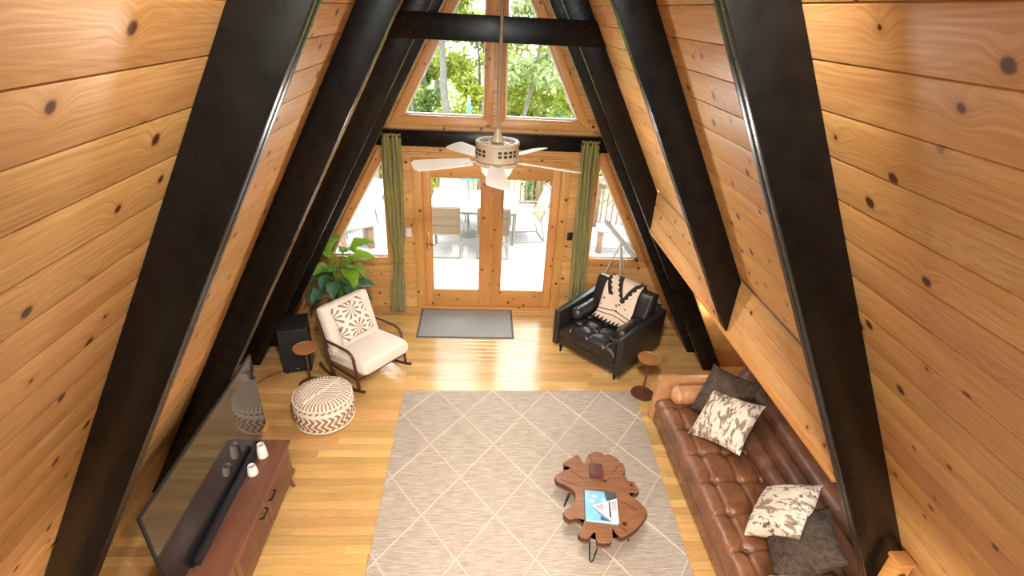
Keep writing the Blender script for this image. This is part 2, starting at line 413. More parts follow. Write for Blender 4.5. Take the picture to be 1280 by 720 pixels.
# ------------------------------------------------------------------ the A-frame shell
T, WI, WO, D = 1.8417, 2.6495, 2.8811, 6.49
YN = -1.55; KX = 1.67; KZ = 1.83; AX = 3.30; AY0, AY1 = 1.76, 5.17
ca, sa = 1/math.sqrt(1+T*T), T/math.sqrt(1+T*T)
DZ = .1435; ROW = DZ/sa
def board_mesh(name, L, w, t=.02, ch=.0055, mat='pine'):
    bm = B(); h = w/2
    pr = [(-h, -t), (h, -t), (h, -.008), (h-ch*.5, -.0015), (h-ch*1.4, 0), (-h+ch*.8, 0), (-h, -.007)]
    prism(bm, pr, -L/2, L/2, 'X')
    return mesh_of(bm, name, mat, True, 25)
def slope_rows(parent, s, z_ref, z_lo, z_hi, y0, y1):
    me = board_mesh('board', y1-y0, ROW)
    ex = Vector((0, -s, 0)); ey = Vector((-s*ca, 0, sa)); ez = Vector((-s*sa, 0, -ca))
    R = Matrix((ex, ey, ez)).transposed()
    k0 = math.ceil((z_lo-z_ref)/DZ - .5); k = k0
    k1 = math.ceil((z_hi-z_ref)/DZ - .5)
    while k < k1:
        zc = z_ref + (k+.5)*DZ
        o = link('board', me, parent, (s*(WO-zc/T), (y0+y1)/2, zc), R)
        k += 1
AP = WO*T
wall_left = struct(obj('wall_left', prism(B(), [(-WO-.03-.15/T, -.15), (-WO-.2-.15/T, -.15), (0, (WO+.2)*T), (0, (WO+.03)*T)], YN, D+.5, 'Y'), 'plaster', smooth=False))
slope_rows(wall_left, -1, 3.64, 0, AP-.03, YN, D)
bm = B()
zk = (WO-KX)*T
prism(bm, [(KX+.03, zk), (KX+.2, zk), (0, (WO+.2)*T), (0, (WO+.03)*T)], YN, D+.5, 'Y')
lo = [(WO+.03+.15/T, -.15), (WO+.2+.15/T, -.15), (KX+.2, zk), (KX+.03, zk)]
prism(bm, lo, YN, AY0-.01, 'Y'); prism(bm, lo, AY1+.03, D+.5, 'Y')
wall_right = struct(obj('wall_right', bm, 'plaster', smooth=False))
slope_rows(wall_right, 1, 3.71, zk-.02, AP-.03, YN, D)
slope_rows(wall_right, 1, 3.71, 0, zk-.02, YN, AY0-.01)
slope_rows(wall_right, 1, 3.71, 0, zk-.02, AY1+.02, D)
# drop panel over the sofa alcove, the alcove itself
wall_knee = struct(obj('wall_knee', ab(B(), KX+.02, KX+.05, AY0, AY1-.10, KZ, zk+.02), 'plaster', smooth=False))
kw = (zk-KZ)/3
me = board_mesh('board', AY1-.10-AY0, kw)
R = Matrix((Vector((0, -1, 0)), Vector((0, 0, 1)), Vector((-1, 0, 0)))).transposed()
for k in range(3): link('board', me, wall_knee, (KX, (AY0+AY1-.10)/2, KZ+(k+.5)*kw), R)
bm = B(); ab(bm, -(AY1-.10-AY0)/2, (AY1-.10-AY0)/2, -.028, .028, -.018, .018, .006)
link('trim_board', mesh_of(bm, 'trim_board', 'pine_trim'), wall_knee, (KX+.012, (AY0+AY1-.10)/2, KZ-.014), (0, 0, PI/2))
struct(obj('ceiling_alcove', ab(B(), KX+.02, AX, AY0, AY1, KZ+.005, KZ+.06), 'pine_trim', smooth=False))
wall_alcove = struct(obj('wall_alcove', ab(ab(B(), AX, AX+.08, AY0-.05, AY1+.1, -.1, KZ+.1), KX+.9, AX, AY0-.06, AY0-.0, -.1, KZ), 'plaster', smooth=False))
def wall_piece(pts, y, parent, name='board', t=.03, ch=.0055, mat='pine', face=-1):
    """horizontal board of quad outline pts (x,z): bl, br, tr, tl on plane y, facing -Y"""
    cx = sum(p[0] for p in pts)/4; cz = sum(p[1] for p in pts)/4
    q = [(a-cx, b-cz) for a, b in pts]
    bm = B()
    (x0, z0), (x1, _), (x2, z1), (x3, _) = q
    rows = [(0, -t), (0, -.007), (ch, 0), (1-ch, 0), (1, -.007), (1, -t)]
    H = z1-z0; L = []; Rr = []
    for f, d in rows:
        f2 = f if f in (0, 1) else (ch/H if f < .5 else 1-ch/H)
        L.append(bm.verts.new((x0+(x3-x0)*f2, z0+H*f2, d))); Rr.append(bm.verts.new((x1+(x2-x1)*f2, z0+H*f2, d)))
    n = len(rows)
    for i in range(n): bm.faces.new((L[i], L[(i+1) % n], Rr[(i+1) % n], Rr[i]))
    bm.faces.new(L[::-1]); bm.faces.new(Rr)
    return link(name, mesh_of(bm, name, mat, True, 25), parent, (cx, y, cz), (PI/2, 0, 0))
rows = 13; hh = KZ/rows
for k in range(rows):
    z0, z1 = (k*hh if k else -.03), (k+1)*hh
    wall_piece([(WO-z0/T, z0), (AX, z0), (AX, z1), (WO-z1/T, z1)], AY1, wall_alcove)
bm = B(); prism(bm, [(WO-.0, .0), (WO+.03, 0), (WO+.03-KZ/T, KZ), (WO-KZ/T, KZ)], AY1-.02, AY1, 'Y', .003)
obj('trim_board', bm, 'pine_trim', wall_alcove)
# ---- far gable wall
OP = [(0, 2.09, lambda z: -.965, lambda z: .995),
      (.745, 2.17, lambda z: -2.14+(z-.745)/1.80, lambda z: -1.33),
      (.80, 2.20, lambda z: 1.355, lambda z: 2.105-(z-.80)/1.86),
      (2.62, 4.50, lambda z: -1.085+(z-2.62)/1.95, lambda z: -.085),
      (2.62, 4.50, lambda z: .135, lambda z: 1.065-(z-2.62)/1.95)]
wall_far = struct(obj('wall_far', ab(ab(B(), -WO-.3, WO+.3, D+.0, D+.12, -.3, -.02), -.08, .08, D+.06, D+.10, AP-.5, AP+.1), 'plaster', smooth=False))
BW = .14
cuts = sorted({o[0] for o in OP} | {o[1] for o in OP})
k = 0
while k*BW < AP-.15:
    za, zb = (k*BW if k else -.03), min((k+1)*BW, AP-.06); k += 1
    zs = [za]+[c for c in cuts if za+.025 < c < zb-.025]+[zb]
    for z0, z1 in zip(zs, zs[1:]):
        segs = [(lambda z: -(WO-z/T), lambda z: WO-z/T)]
        zm = (z0+z1)/2
        for o in OP:
            if o[0] <= zm <= o[1]:
                new = []
                for a, b in segs:
                    if o[2](zm) < b(zm) and o[3](zm) > a(zm):
                        if o[2](zm)-a(zm) > .015: new.append((a, o[2]))
                        if b(zm)-o[3](zm) > .015: new.append((o[3], b))
                    else: new.append((a, b))
                segs = new
        for a, b in segs: wall_piece([(a(z0), z0), (b(z0), z0), (b(z1), z1), (a(z1), z1)], D, wall_far)
def inset(pts, w):
    n = len(pts); out = []
    ar = sum(pts[i][0]*pts[(i+1) % n][1]-pts[(i+1) % n][0]*pts[i][1] for i in range(n)); sg = 1 if ar > 0 else -1
    Ls = []
    for i in range(n):
        p, q = Vector(pts[i]), Vector(pts[(i+1) % n]); d = (q-p).normalized(); nn = Vector((-d.y, d.x))*sg
        Ls.append((p+nn*w, d))
    for i in range(n):
        (p, d), (q, e) = Ls[i-1], Ls[i]
        det = d.x*(-e.y)+e.x*d.y
        tt = ((q.x-p.x)*(-e.y)+e.x*(q.y-p.y))/det
        out.append((p.x+d.x*tt, p.y+d.y*tt))
    return out
def frame(parent, name, pts, w, y0, y1, mat, bev=.004):
    ins = inset(pts, w); n = len(pts)
    for i in range(n):
        j = (i+1) % n; a, b, c, d = Vector(pts[i]), Vector(pts[j]), Vector(ins[j]), Vector(ins[i])
        ctr = (a+b+c+d)/4; dr = (b-a).normalized(); th = math.atan2(dr.y, dr.x)
        loc2 = lambda p: (((p-ctr).x*math.cos(th)+(p-ctr).y*math.sin(th)), (-(p-ctr).x*math.sin(th)+(p-ctr).y*math.cos(th)))
        bm = prism(B(), [loc2(p) for p in (a, b, c, d)], y0, y1, 'Y', bev)
        link(name, mesh_of(bm, name, mat), parent, (ctr.x, 0, ctr.y), (0, -th, 0))
    return ins
def window(n, poly, note):
    w = struct(link('window_%d' % n, None)); w['label'] = note
    out = inset(poly, -.085)
    frame(w, 'trim_board', out, .088, D-.022, D+.0, 'pine_trim')
    frame(w, 'jamb', inset(poly, -.004), .022, D-.012, D+.10, 'pine_trim', .002)
    i2 = frame(w, 'sash', inset(poly, .014), .022, D+.05, D+.085, 'white_plastic', .003)
    link('pane', mesh_of(prism(B(), inset(poly, .025), D+.064, D+.070, 'Y'), 'pane', 'window_glass', False), w)
def zl(o, z): return (o[2](z), z)
def zr(o, z): return (o[3](z), z)
for n, (o, note) in enumerate(zip(OP[1:], ('triangular pine-framed side window behind the potted plant', 'triangular pine-framed side window above the black armchair', 'tall upper gable window left of the centre post', 'tall upper gable window right of the centre post')), 1):
    if n == 1: poly = [zl(o, o[0]), zr(o, o[0]), (o[3](o[0]), 2.17), (o[2](2.17), 2.17)]
    elif n == 2: poly = [zl(o, o[0]), zr(o, o[0]), (o[3](2.195), 2.195), (o[2](0), 2.195)]
    else: poly = [zl(o, o[0]), zr(o, o[0]), (o[3](o[1]), o[1]), (o[2](o[1]), o[1])]
    poly = [p for i, p in enumerate(poly) if i == 0 or (Vector(p)-Vector(poly[i-1])).length > .06]
    window(n, poly, note)
# ---- patio doors
trim1 = struct(link('trim_1', None)); trim1['label'] = 'pine casing around the double patio door'
for nm, x0, x1, z0, z1 in (('casing', -.985, -.872, 0, 2.075), ('casing', .905, 1.015, 0, 2.075), ('casing', -.985, 1.015, 2.075, 2.135)):
    L = max(x1-x0, z1-z0); bm = ab(B(), -L/2, L/2, -.02, .01, -min(x1-x0, z1-z0)/2, min(x1-x0, z1-z0)/2, .004)
    link(nm, mesh_of(bm, nm, 'pine_trim'), trim1, ((x0+x1)/2, D-.005, (z0+z1)/2), (0, PI/2 if z1-z0 > x1-x0 else 0, 0))
bm = ab(ab(ab(ab(B(), -.875, -.862, D-.003, D+.1, 0, 2.055), .897, .91, D-.003, D+.1, 0, 2.055), -.875, .91, D-.003, D+.1, 2.045, 2.08), -.875, .91, D-.012, D+.16, -.012, .018, .004)
obj('door_frame', bm, 'pine_trim', trim1)
obj('astragal', ab(B(), .004, .040, D+.012, D+.022, .02, 2.045, .002), 'pine_trim', trim1)
def door(n, x0, x1, gx0, gx1, handle, label):
    d = struct(link('door_%d' % n, None, None, (x0, D+.02, .02))); d['label'] = label
    def part(nm, a, b, z0, z1, y0=-.0, y1=.045, mat='pine_trim', bev=.004):
        L, S = max(b-a, z1-z0), min(b-a, z1-z0)
        bm = ab(B(), -L/2, L/2, y0, y1, -S/2, S/2, bev)
        return link(nm, mesh_of(bm, nm, mat), d, ((a+b)/2-x0, 0, (z0+z1)/2-.02), (0, PI/2 if z1-z0 > b-a else 0, 0))
    part('stile', x0+.002, gx0, .022, 2.043); part('stile', gx1, x1-.002, .022, 2.043)
    part('rail', gx0, gx1, .022, .265); part('rail', gx0, gx1, 1.895, 2.043)
    for a, b, z0, z1 in ((gx0, gx0+.014, .265, 1.895), (gx1-.014, gx1, .265, 1.895), (gx0+.014, gx1-.014, .265, .279), (gx0+.014, gx1-.014, 1.881, 1.895)):
        part('glazing_bead', a, b, z0, z1, -.006, .018, 'pine_trim', .003)
    bm = ab(B(), gx0+.002-x0, gx1-.002-x0, .022, .028, .247, 1.873); obj('pane', bm, 'window_glass', d, smooth=False)
    if handle:
        p = obj('handle_plate', ab(B(), .028, .070, -.010, 0, .87, 1.12, .006), 'brass', d)
        bm = tube(B(), [(.049, -.005, .97), (.049, -.05, .97), (.060, -.058, .97), (.16, -.058, .965)], .010)
        obj('lever', bm, 'brass', p); obj('thumb_turn', lathe(B(), [(0, .0), (.016, 0), (.016, .014), (0, .014)], 14), 'brass', p, (.049, -.008, 1.07), (PI/2, 0, 0))
    else:
        for z in (.35, 1.0, 1.70): obj('hinge', ab(B(), -.012, .012, -.008, .004, z-.05, z+.05, .003), 'black_metal', d)
    return d
door(1, -.862, .020, -.765, -.115, True, 'left glazed pine patio door with brass lever handle')
door(2, .022, .897, .165, .795, False, 'right glazed pine patio door with black hinges')
# ---- floor
floor = struct(obj('floor', ab(B(), -3.0, AX, YN, D+.0, -.12, -.014), 'subfloor', smooth=False))
PW = .0832; pm = {}
def plank(L):
    L = round(L, 2)
    if L not in pm:
        bm = B(); h = PW/2-.0009
        prism(bm, [(-h, -.013), (h, -.013), (h, -.0028), (h-.0022, 0), (-h+.0022, 0), (-h, -.0028)], -L/2+.0006, L/2-.0006, 'X')
        pm[L] = mesh_of(bm, 'plank', 'oak_floor', True, 25)
    return pm[L]
NP = 0; y = D-PW/2; rp = random.Random(3)
while y > 1.80:
    x = -2.90-rp.random()*.05; xe = WO if y > AY1 else AX
    xe -= .02
    while x < xe-.05:
        L = rp.choice((.74, .92, 1.05, 1.18, 1.32, 1.46)); L = min(L, xe-x)
        if xe-x-L < .3: L = xe-x
        hid = (x > -.84 and x+L < 1.5 and y < 4.5) or (x > 1.78 and y < 4.1)
        if not hid:
            link('plank', plank(L), floor, (x+round(L, 2)/2, y, 0)); NP += 1
        x += L
    y -= PW
print('planks', NP)
# ---- behind the camera: loft floor, near gable, its window added for fill light
struct(obj('floor_loft', ab(B(), -1.62, 1.62, YN, .55, 2.02, 2.22), 'pine_trim', smooth=False))
wall_near = struct(obj('wall_near', prism(prism(prism(B(), [(-WO, -.1), (WO, -.1), (WO-3.0/T, 3.0), (-WO+3.0/T, 3.0)], YN-.1, YN, 'Y'), [(-WO+3.0/T, 3.0), (-.62, 3.0), (-.62, (WO-.62)*T)], YN-.1, YN, 'Y'), [(WO-3.0/T, 3.0), (.62, 3.0), (.62, (WO-.62)*T)], YN-.1, YN, 'Y'), 'pine', smooth=False))
w5 = struct(link('window_5', None)); w5['label'] = 'loft gable window behind the viewer'
frame(w5, 'trim_board', [(-.62, 3.0), (.62, 3.0), (.62, 4.1), (0, AP-.05), (-.62, 4.1)], .10, YN-.08, YN+.01, 'pine_trim')
link('pane', mesh_of(prism(B(), [(-.6, 3.02), (.6, 3.02), (.6, 4.2), (0, 5.2), (-.6, 4.2)], YN-.05, YN-.044, 'Y'), 'pane', 'window_glass', False), w5)
# ------------------------------------------------------------------ rafters and beams
def rafter(s, y, label, lo=None, wi=WI, top=True):
    yn = y
    r = thing('roof_rafter', label, 'rafter', (s*wi, y, 0), 0, 'black roof rafters')
    za = wi*T; wo = WO-.002
    if lo: pts = [(lo, (wi-lo)*T), (lo, (wo-lo)*T), (0, wo*T), (0, za)]
    else: pts = [(wi, .0), (wo, .0), (0, wo*T), (0, za)]
    for k in range(2):
        bm = prism(B(), [(s*a-s*wi, b) for a, b in pts], k*.0465, k*.0465+.0445, 'Y', .004)
        obj('plank', bm, 'black_paint', r)
    return r
Y1 = 1.66
rafter(-1, Y1, 'wide black rafter on the left closest to the camera')
rafter(1, Y1, 'wide black rafter on the right closest to the camera')
rafter(-1, 3.25, 'black left rafter passing in front of the television')
rafter(1, 3.09, 'black right rafter ending on the drop panel above the sofa', lo=KX-.004)
rafter(-1, 5.07, 'black left rafter carrying the collar beam, beside the subwoofer')
rafter(1, 5.07, 'black right rafter carrying the collar beam, foot at the sofa end')
rafter(-1, 5.45, 'farthest black rafter on the left, beside the plant', wi=2.58)
rafter(1, 5.45, 'farthest black rafter on the right, behind the armchair', wi=2.58)
cb = thing('collar_beam', 'black horizontal collar beam across the upper gable window', 'beam', (0, 5.02, 3.64))
bm = prism(B(), [(-(WO-3.535/T), -.105), (WO-3.535/T, -.105), (WO-3.745/T, .105), (-(WO-3.745/T), .105)], 0, .046, 'Y', .004); obj('beam_board', bm, 'black_paint', cb)
for x in (.80, -.80):
    for z in (.05, -.05): obj('bolt', lathe(B(), [(0, .008), (.009, .007), (.012, 0)], 10), 'black_metal', cb, (x+.04*(z < 0), 0, z), (PI/2, 0, 0))
hb = thing('header_beam', 'black header beam on the far wall above the patio doors', 'beam', (0, D-.025, 2.37))
obj('beam_board', ab(B(), -1.50, 1.48, -.055, 0, -.085, .085, .004), 'black_paint', hb)
obj('cap_strip', ab(B(), -1.50, 1.48, -.075, 0, .085, .105, .003), 'black_paint', hb)
nb = thing('newel_post', 'small pine post end beside the nearest right rafter', 'post', (2.035, 1.58, 0))
obj('post', ab(B(), -.04, .04, -.035, .035, 0, 1.44, .006), 'pine_trim', nb)
obj('post_cap', ab(B(), -.046, .046, -.042, .042, 1.44, 1.465, .004), 'pine_trim', nb)

# ------------------------------------------------------------------ unseen fill lamps added in the loft, on the ridge and under the loft
g = G('bulb_glass'); MT['bulb_glass'] = g.done((.9, .8, .65), .4, Emission_Color=(1, .84, .62), Emission_Strength=3.0)
def lamp(name, label, loc, watts, r, kind, col=(1, .93, .83)):
    t = thing(name, label, 'lamp', loc)
    if kind == 'pendant':
        obj('globe', lathe(B(), [(r*math.sin(PI*i/14), -r*math.cos(PI*i/14)) for i in range(15)], 24), 'bulb_glass', t)
        obj('cord', tube(B(), [(0, 0, r), (0, 0, r+.25)], .004, 6), 'black_metal', t)
        d = bpy.data.lights.new('bulb', 'POINT'); d.shadow_soft_size = r*1.05
        z = 0
    else:
        obj('trim_ring', lathe(B(), [(r, 0), (r*1.2, 0), (r*1.2, -.012), (r, -.015)], 24), 'white_plastic', t)
        obj('lens', lathe(B(), [(0, -.004), (r, -.004)], 24), 'bulb_glass', t)
        d = bpy.data.lights.new('bulb', 'AREA'); d.shape = 'DISK'; d.size = 2*r; z = -.02
    d.energy = watts; d.color = col
    o = bpy.data.objects.new('bulb', d); COL.objects.link(o); o.parent = t; o.location = (0, 0, z)
lamp('pendant_lamp', 'globe pendant lamp over the left of the loft', (-.42, -.75, 4.05), LOFT_FILL_W, .13, 'pendant')  # unseen globes, added as soft fill from behind the camera
lamp('pendant_lamp', 'globe pendant lamp over the right of the loft', (.42, -.75, 4.05), LOFT_FILL_W, .13, 'pendant')
def ridge_fill(y, aim, watts, label):  # spots added above the frame to brighten the middle of the room
    t = thing('track_spotlight', label, 'lamp', (0, y, 4.62), 0, 'spotlights on the ridge')
    q = (Vector(aim)-Vector((0, y, 4.62))).to_track_quat('-Z', 'Y')
    obj('stem', tube(B(), [(0, 0, 0), (0, 0, .40)], .008, 8), 'black_metal', t)
    obj('shade', lathe(B(), [(.03, .08), (.045, .06), (.07, -.06), (.066, -.06), (.042, .055), (0, .06)], 24), 'black_metal', t, (0, 0, 0), q.to_euler())
    d = bpy.data.lights.new('bulb', 'SPOT'); d.energy = watts; d.color = (1, .94, .85); d.spot_size = math.radians(70); d.spot_blend = .9; d.shadow_soft_size = .06
    o = bpy.data.objects.new('bulb', d); COL.objects.link(o); o.parent = t; o.rotation_euler = q.to_euler(); o.location = q @ Vector((0, 0, -.03))
ridge_fill(.35, (-1.2, 4.2, .4), RIDGE_FILL_W, 'ridge spotlight aimed at the rocking chair')
ridge_fill(.70, (.2, 5.2, .6), RIDGE_FILL_W, 'ridge spotlight aimed at the patio doors')
ridge_fill(1.05, (1.6, 4.0, .4), RIDGE_FILL_W, 'ridge spotlight aimed at the sofa')
for x in (-1.0, 0, 1.0):
    lamp('ceiling_downlight', 'recessed downlight under the loft, %s' % {-1.0: 'left', 0: 'centre', 1.0: 'right'}[x], (x, .25, 2.02), UNDER_FILL_W, .09, 'down')  # added out of view to lift the near floor and furniture
# ------------------------------------------------------------------ rug
rg = thing('area_rug', 'beige woven area rug with raised cream diamond lattice', 'rug', (.33, 3.1, 0))
RC = [(-.925, 4.625), (1.675, 4.645), (1.545, 1.55), (-.925, 1.55)]
loc = lambda p: (p[0]-.33, p[1]-3.1)
obj('pile', prism(B(), [loc(p) for p in RC], .0005, .012, 'Z', .004), 'rug_wool', rg)
def clip_line(p, d):
    t0, t1 = -9, 9; n = 4
    for i in range(n):
        a, b = Vector(RC[i]), Vector(RC[(i+1) % n]); e = b-a; nn = Vector((-e.y, e.x)).normalized()
        den = nn.dot(d); num = nn.dot(a-p)-.004*1
        if abs(den) < 1e-9: continue
        t = num/den
        if den > 0: t1 = min(t1, t)
        else: t0 = max(t0, t)
    return (p+d*t0, p+d*t1) if t1-t0 > .12 else None
SX, SY = .618, .815     # lattice pitch, nodes at (.055, 4.63) + multiples
for sg in (1, -1):
    d = Vector((SX, sg*SY)).normalized()
    for k in range(-9, 10):
        c = clip_line(Vector((.055+k*SX, 4.63)), d)
        if c:
            a, b = c; n = max(3, int((b-a).length/.05)); rr = random.Random(k*7+sg)
            pts = [(*loc(a+(b-a)*i/n+Vector((rr.uniform(-.004, .004), 0))), .0125) for i in range(n+1)]
            obj('lattice_cord', tube(B(), pts, .0075, 6), 'rug_cord', rg)
dm = thing('door_mat', 'grey doormat in front of the patio doors', 'mat', (-.285, 6.065, 0))
obj('mat_border', ab(B(), -.635, .635, -.365, .365, .0005, .008, .003), 'mat_edge', dm)
obj('mat_pile', ab(B(), -.61, .61, -.34, .34, .004, .012, .003), 'door_mat', dm)
# ------------------------------------------------------------------ leather sofa (local x = depth from front, y along)
sf = thing('leather_sofa', 'long brown tufted leather sofa with channelled back', 'sofa', (1.69, 2.98, 0))
SL = 2.44; h2 = SL/2
obj('base', ab(B(), .03, .92, -h2+.02, h2-.02, .09, .27, .02), 'brown_leather', sf)
bts = [(-.93+.31*i, y) for i in range(7) for y in (-.20, .02, .22)]
lines = [(b[0], -.20, b[0], .22) for b in bts[::3]]+[(-.93+.31*i, -.20, -.93+.31*i, -.42) for i in range(7)]+[(-1.1, y, 1.1, y) for y in (-.20, .02, .22)]
bm = tufted(B(), SL-.26, .70, .18, bts, 170, 52, lines=lines)
seat = obj('seat_cushion', bm, 'brown_leather', sf, (.36, 0, .265), (0, 0, -PI/2), ang=80)
for bx, by in bts: obj('button', lathe(B(), [(0, .008), (.008, .006), (.012, 0)], 10), 'dark_brown_leather', seat, (bx, by, .150))
def roll(L, rx, rz, seed, nl=90, n=16, folds=14):
    rr = random.Random(seed); fs = [(-L/2+L*(i+.5)/folds+rr.uniform(-.02, .02)) for i in range(folds)]
    def f(u, v):
        y = -L/2+L*v; e = min(1, (min(v, 1-v)*L/.05)); e = max(.05, e)**.4
        s = 1-sum(.055*math.exp(-((y-q)/.014)**2) for q in fs)
        a = 2*PI*u; s *= e
        return Vector((rx*s*math.cos(a), y, rz*s*math.sin(a)))
    bm = B(); V = grid(bm, f, n, nl, closeu=True)
    bm.faces.new([V[i][0] for i in range(n)]); bm.faces.new([V[i][-1] for i in range(n)])
    return bm
back = obj('backrest', prism(B(), [(.66, .26), (.96, .26), (1.12, .80), (1.08, .84), (.93, .80)], -h2+.02, h2-.02, 'Y', .02), 'dark_brown_leather', sf)
for k in range(4):
    f = k/3; x, z = .665+.30*f, .47+.32*f
    obj('channel_roll', roll(SL-.26 if k < 3 else SL-.06, .085, .072, 20+k), 'dark_brown_leather', sf, (x, 0, z), (0, -math.radians(46), 0), ang=80)
obj('top_roll', roll(SL-.04, .075, .055, 31), 'dark_brown_leather', sf, (1.055, 0, .835), ang=80)
for sg in (1, -1):
    bm = B(); prism(bm, [(.0, .10), (.86, .10), (1.0, .60), (.02, .60)], -.06, .06, 'Y', .022)
    obj('arm', bm, 'tan_leather', sf, (0, sg*(h2-.06), 0))
    obj('bolster', roll(.52, .095, .095, 40+sg, 40, 20, 3), 'tan_leather', sf, (.36, sg*(h2-.235), .525), (0, 0, PI/2), ang=80)
for x in (.10, .80):
    for y in (-h2+.12, h2-.12): obj('leg', lathe(B(), [(0, 0), (.016, 0), (.026, .10), (0, .10)], 12), 'walnut', sf, (x, y, 0))
def cushion(label, size, t, mat, loc, rot, seed, group='pillows on the sofa', name='throw_pillow'):
    o = obj(name, pillow(B(), size, size, t, 26, seed), mat, None, loc, rot, ang=80)
    o.data.materials[0] = MT[mat]
    tag(o, label, 'pillow', group)
    e = []
    n = 26
    for s in range(4):
        for i in range(n):
            a = 2*i/n-1
            p = {0: (a, -1), 1: (1, a), 2: (-a, 1), 3: (-1, -a)}[s]
            ex = 1-.10*(1-abs(p[1])**2)*(abs(p[0])**6); ey = 1-.10*(1-abs(p[0])**2)*(abs(p[1])**6)
            e.append((p[0]*size/2*ex, p[1]*size/2*ey, 0))
    obj('piping', tube(B(), e, .0035, 6, closed=True), mat, o)
    return o
def lean(yaw, tilt, spin):   # face normal points yaw (deg, 0=+X), leaned back by tilt from vertical, spun in plane
    return Matrix.Rotation(math.radians(yaw), 3, 'Z') @ Matrix.Rotation(math.radians(90-tilt), 3, 'Y') @ Matrix.Rotation(math.radians(spin), 3, 'Z')
cushion('charcoal fur pillow at the far end of the sofa, by the tan bolster', .50, .21, 'grey_fur', (2.20, 3.74, .69), lean(205, 42, 12), 1)
cushion('cream and brown camouflage pillow leaning on the charcoal fur pillow', .50, .20, 'camo_brown', (2.10, 3.46, .66), lean(196, 52, 24), 2)
cushion('pale camouflage pillow at the near end of the sofa', .48, .20, 'camo_light', (2.12, 2.50, .67), lean(150, 40, -20), 3)
cushion('charcoal fur pillow in front of the pale camouflage pillow, nearest the camera', .50, .22, 'grey_fur', (2.13, 2.23, .66), lean(155, 45, 8), 4)
# ------------------------------------------------------------------ black armchair (local -y is the front)
ac = thing('leather_armchair', 'black leather armchair with bolsters and button tufted seat', 'armchair', (1.495, 5.445, 0), math.radians(-45.5))
w2 = .50; d2 = .47
obj('base', ab(B(), -w2+.03, w2-.03, -d2+.02, d2, .13, .25, .015), 'black_leather', ac)
for sg in (1, -1):
    obj('arm', prism(B(), [(-d2, .12), (d2, .12), (d2+.02, .64), (-d2-.01, .60)], sg*(w2-.045)-.045, sg*(w2-.045)+.045, 'X', .018), 'black_leather', ac)
    obj('bolster', roll(.58, .085, .085, 50+sg, 40, 20, 3), 'black_leather', ac, (sg*(w2-.175), -.02, .52), ang=80)
    for y in (-d2+.07, d2-.07): obj('leg', lathe(B(), [(0, 0), (.014, 0), (.024, .13), (0, .13)], 12), 'black_metal', ac, (sg*(w2-.10), y, 0))
bts = [(x, y) for x in (-.24, 0, .24) for y in (-.17, .05)]
lines = [(x, -.40, x, .35) for x in (-.24, 0, .24)]+[(-.4, y, .4, y) for y in (-.17, .05)]
sc = obj('seat_cushion', tufted(B(), .80, .74, .19, bts, 74, 70, lines=lines), 'black_leather', ac, (0, -.10, .245), ang=80)
for bx, by in bts: obj('button', lathe(B(), [(0, .008), (.008, .006), (.012, 0)], 10), 'black_leather', sc, (bx, by, .155))
obj('back_frame', prism(B(), [(d2-.16, .13), (d2, .13), (d2+.05, .66), (d2-.05, .66)], -w2+.09, w2-.09, 'X', .018), 'black_leather', ac)
def slab(bm, w, l, t, n=30, seed=0):
    rr = random.Random(seed); ph = [rr.uniform(0, 6) for _ in range(4)]
    def f(u, v):
        # closed loop around the thickness (u), across the width (v)
        a = 2*PI*u; c, s = math.cos(a), math.sin(a)
        y = l/2*abs(c)**.28*(1 if c > 0 else -1); z = t/2*abs(s)**.5*(1 if s > 0 else -1)
        b = 2*v-1; e = (1-abs(b)**12)**.5; x = w/2*b
        return Vector((x, y*(.95+.05*e), z*(.35+.65*e) + (.008*math.sin(7*b+ph[0])*math.sin(6*y+ph[1]) if s > 0 else 0)))
    V = grid(bm, f, 64, n, closeu=True)
    bm.faces.new([V[i][0] for i in range(64)]); bm.faces.new([V[i][-1] for i in range(64)])
    return bm
for sg in (1, -1):
    obj('back_cushion', slab(B(), .405, .46, .21, 26, 60+sg), 'black_leather', ac, (sg*.203, .275, .645), Matrix.Rotation(math.radians(72), 3, 'X'), ang=80)
# throw blanket over the backrest, following the cushions
def blanket():
    path = [(.475, .46), (.44, .66), (.40, .82), (.345, .895), (.26, .89), (.19, .82), (.145, .70), (.105, .59), (.06, .52), (-.01, .485), (-.10, .470)]
    path = [Vector((0, a, b)) for a, b in path]
    cum = [0]
    for a, b in zip(path, path[1:]): cum.append(cum[-1]+(b-a).length)
    def at(s):
        s *= cum[-1]
        for i in range(len(path)-1):
            if s <= cum[i+1]+1e-9:
                f = (s-cum[i])/(cum[i+1]-cum[i]); return path[i].lerp(path[i+1], f)
        return path[-1]
    def f(off):
        def g_(u, v):
            p = at(1-v); n = (at(min(1, 1-v+.03))-at(max(0, 1-v-.03))).normalized(); nn = Vector((0, n.z, -n.y))
            if nn.z < 0 and p.y < .3: nn = -nn
            if p.y > .42: nn = Vector((0, 1, .1)).normalized()
            x = -.255+.46*u + .05*(1-v)
            return Vector((x, p.y, p.z)) + nn*(off+.006*math.sin(9*u+5*v))
        return g_
    bm = B(); grid(bm, f(.022), 24, 60, uv=True)
    return bm
bl = obj('throw_blanket', blanket(), 'blanket_print', None, (1.495, 5.445, 0), (0, 0, math.radians(-45.5)), ang=80)
md = bl.modifiers.new('thickness', 'SOLIDIFY'); md.thickness = .014
tag(bl, 'cream throw blanket with black zigzag print draped over the black armchair', 'blanket')
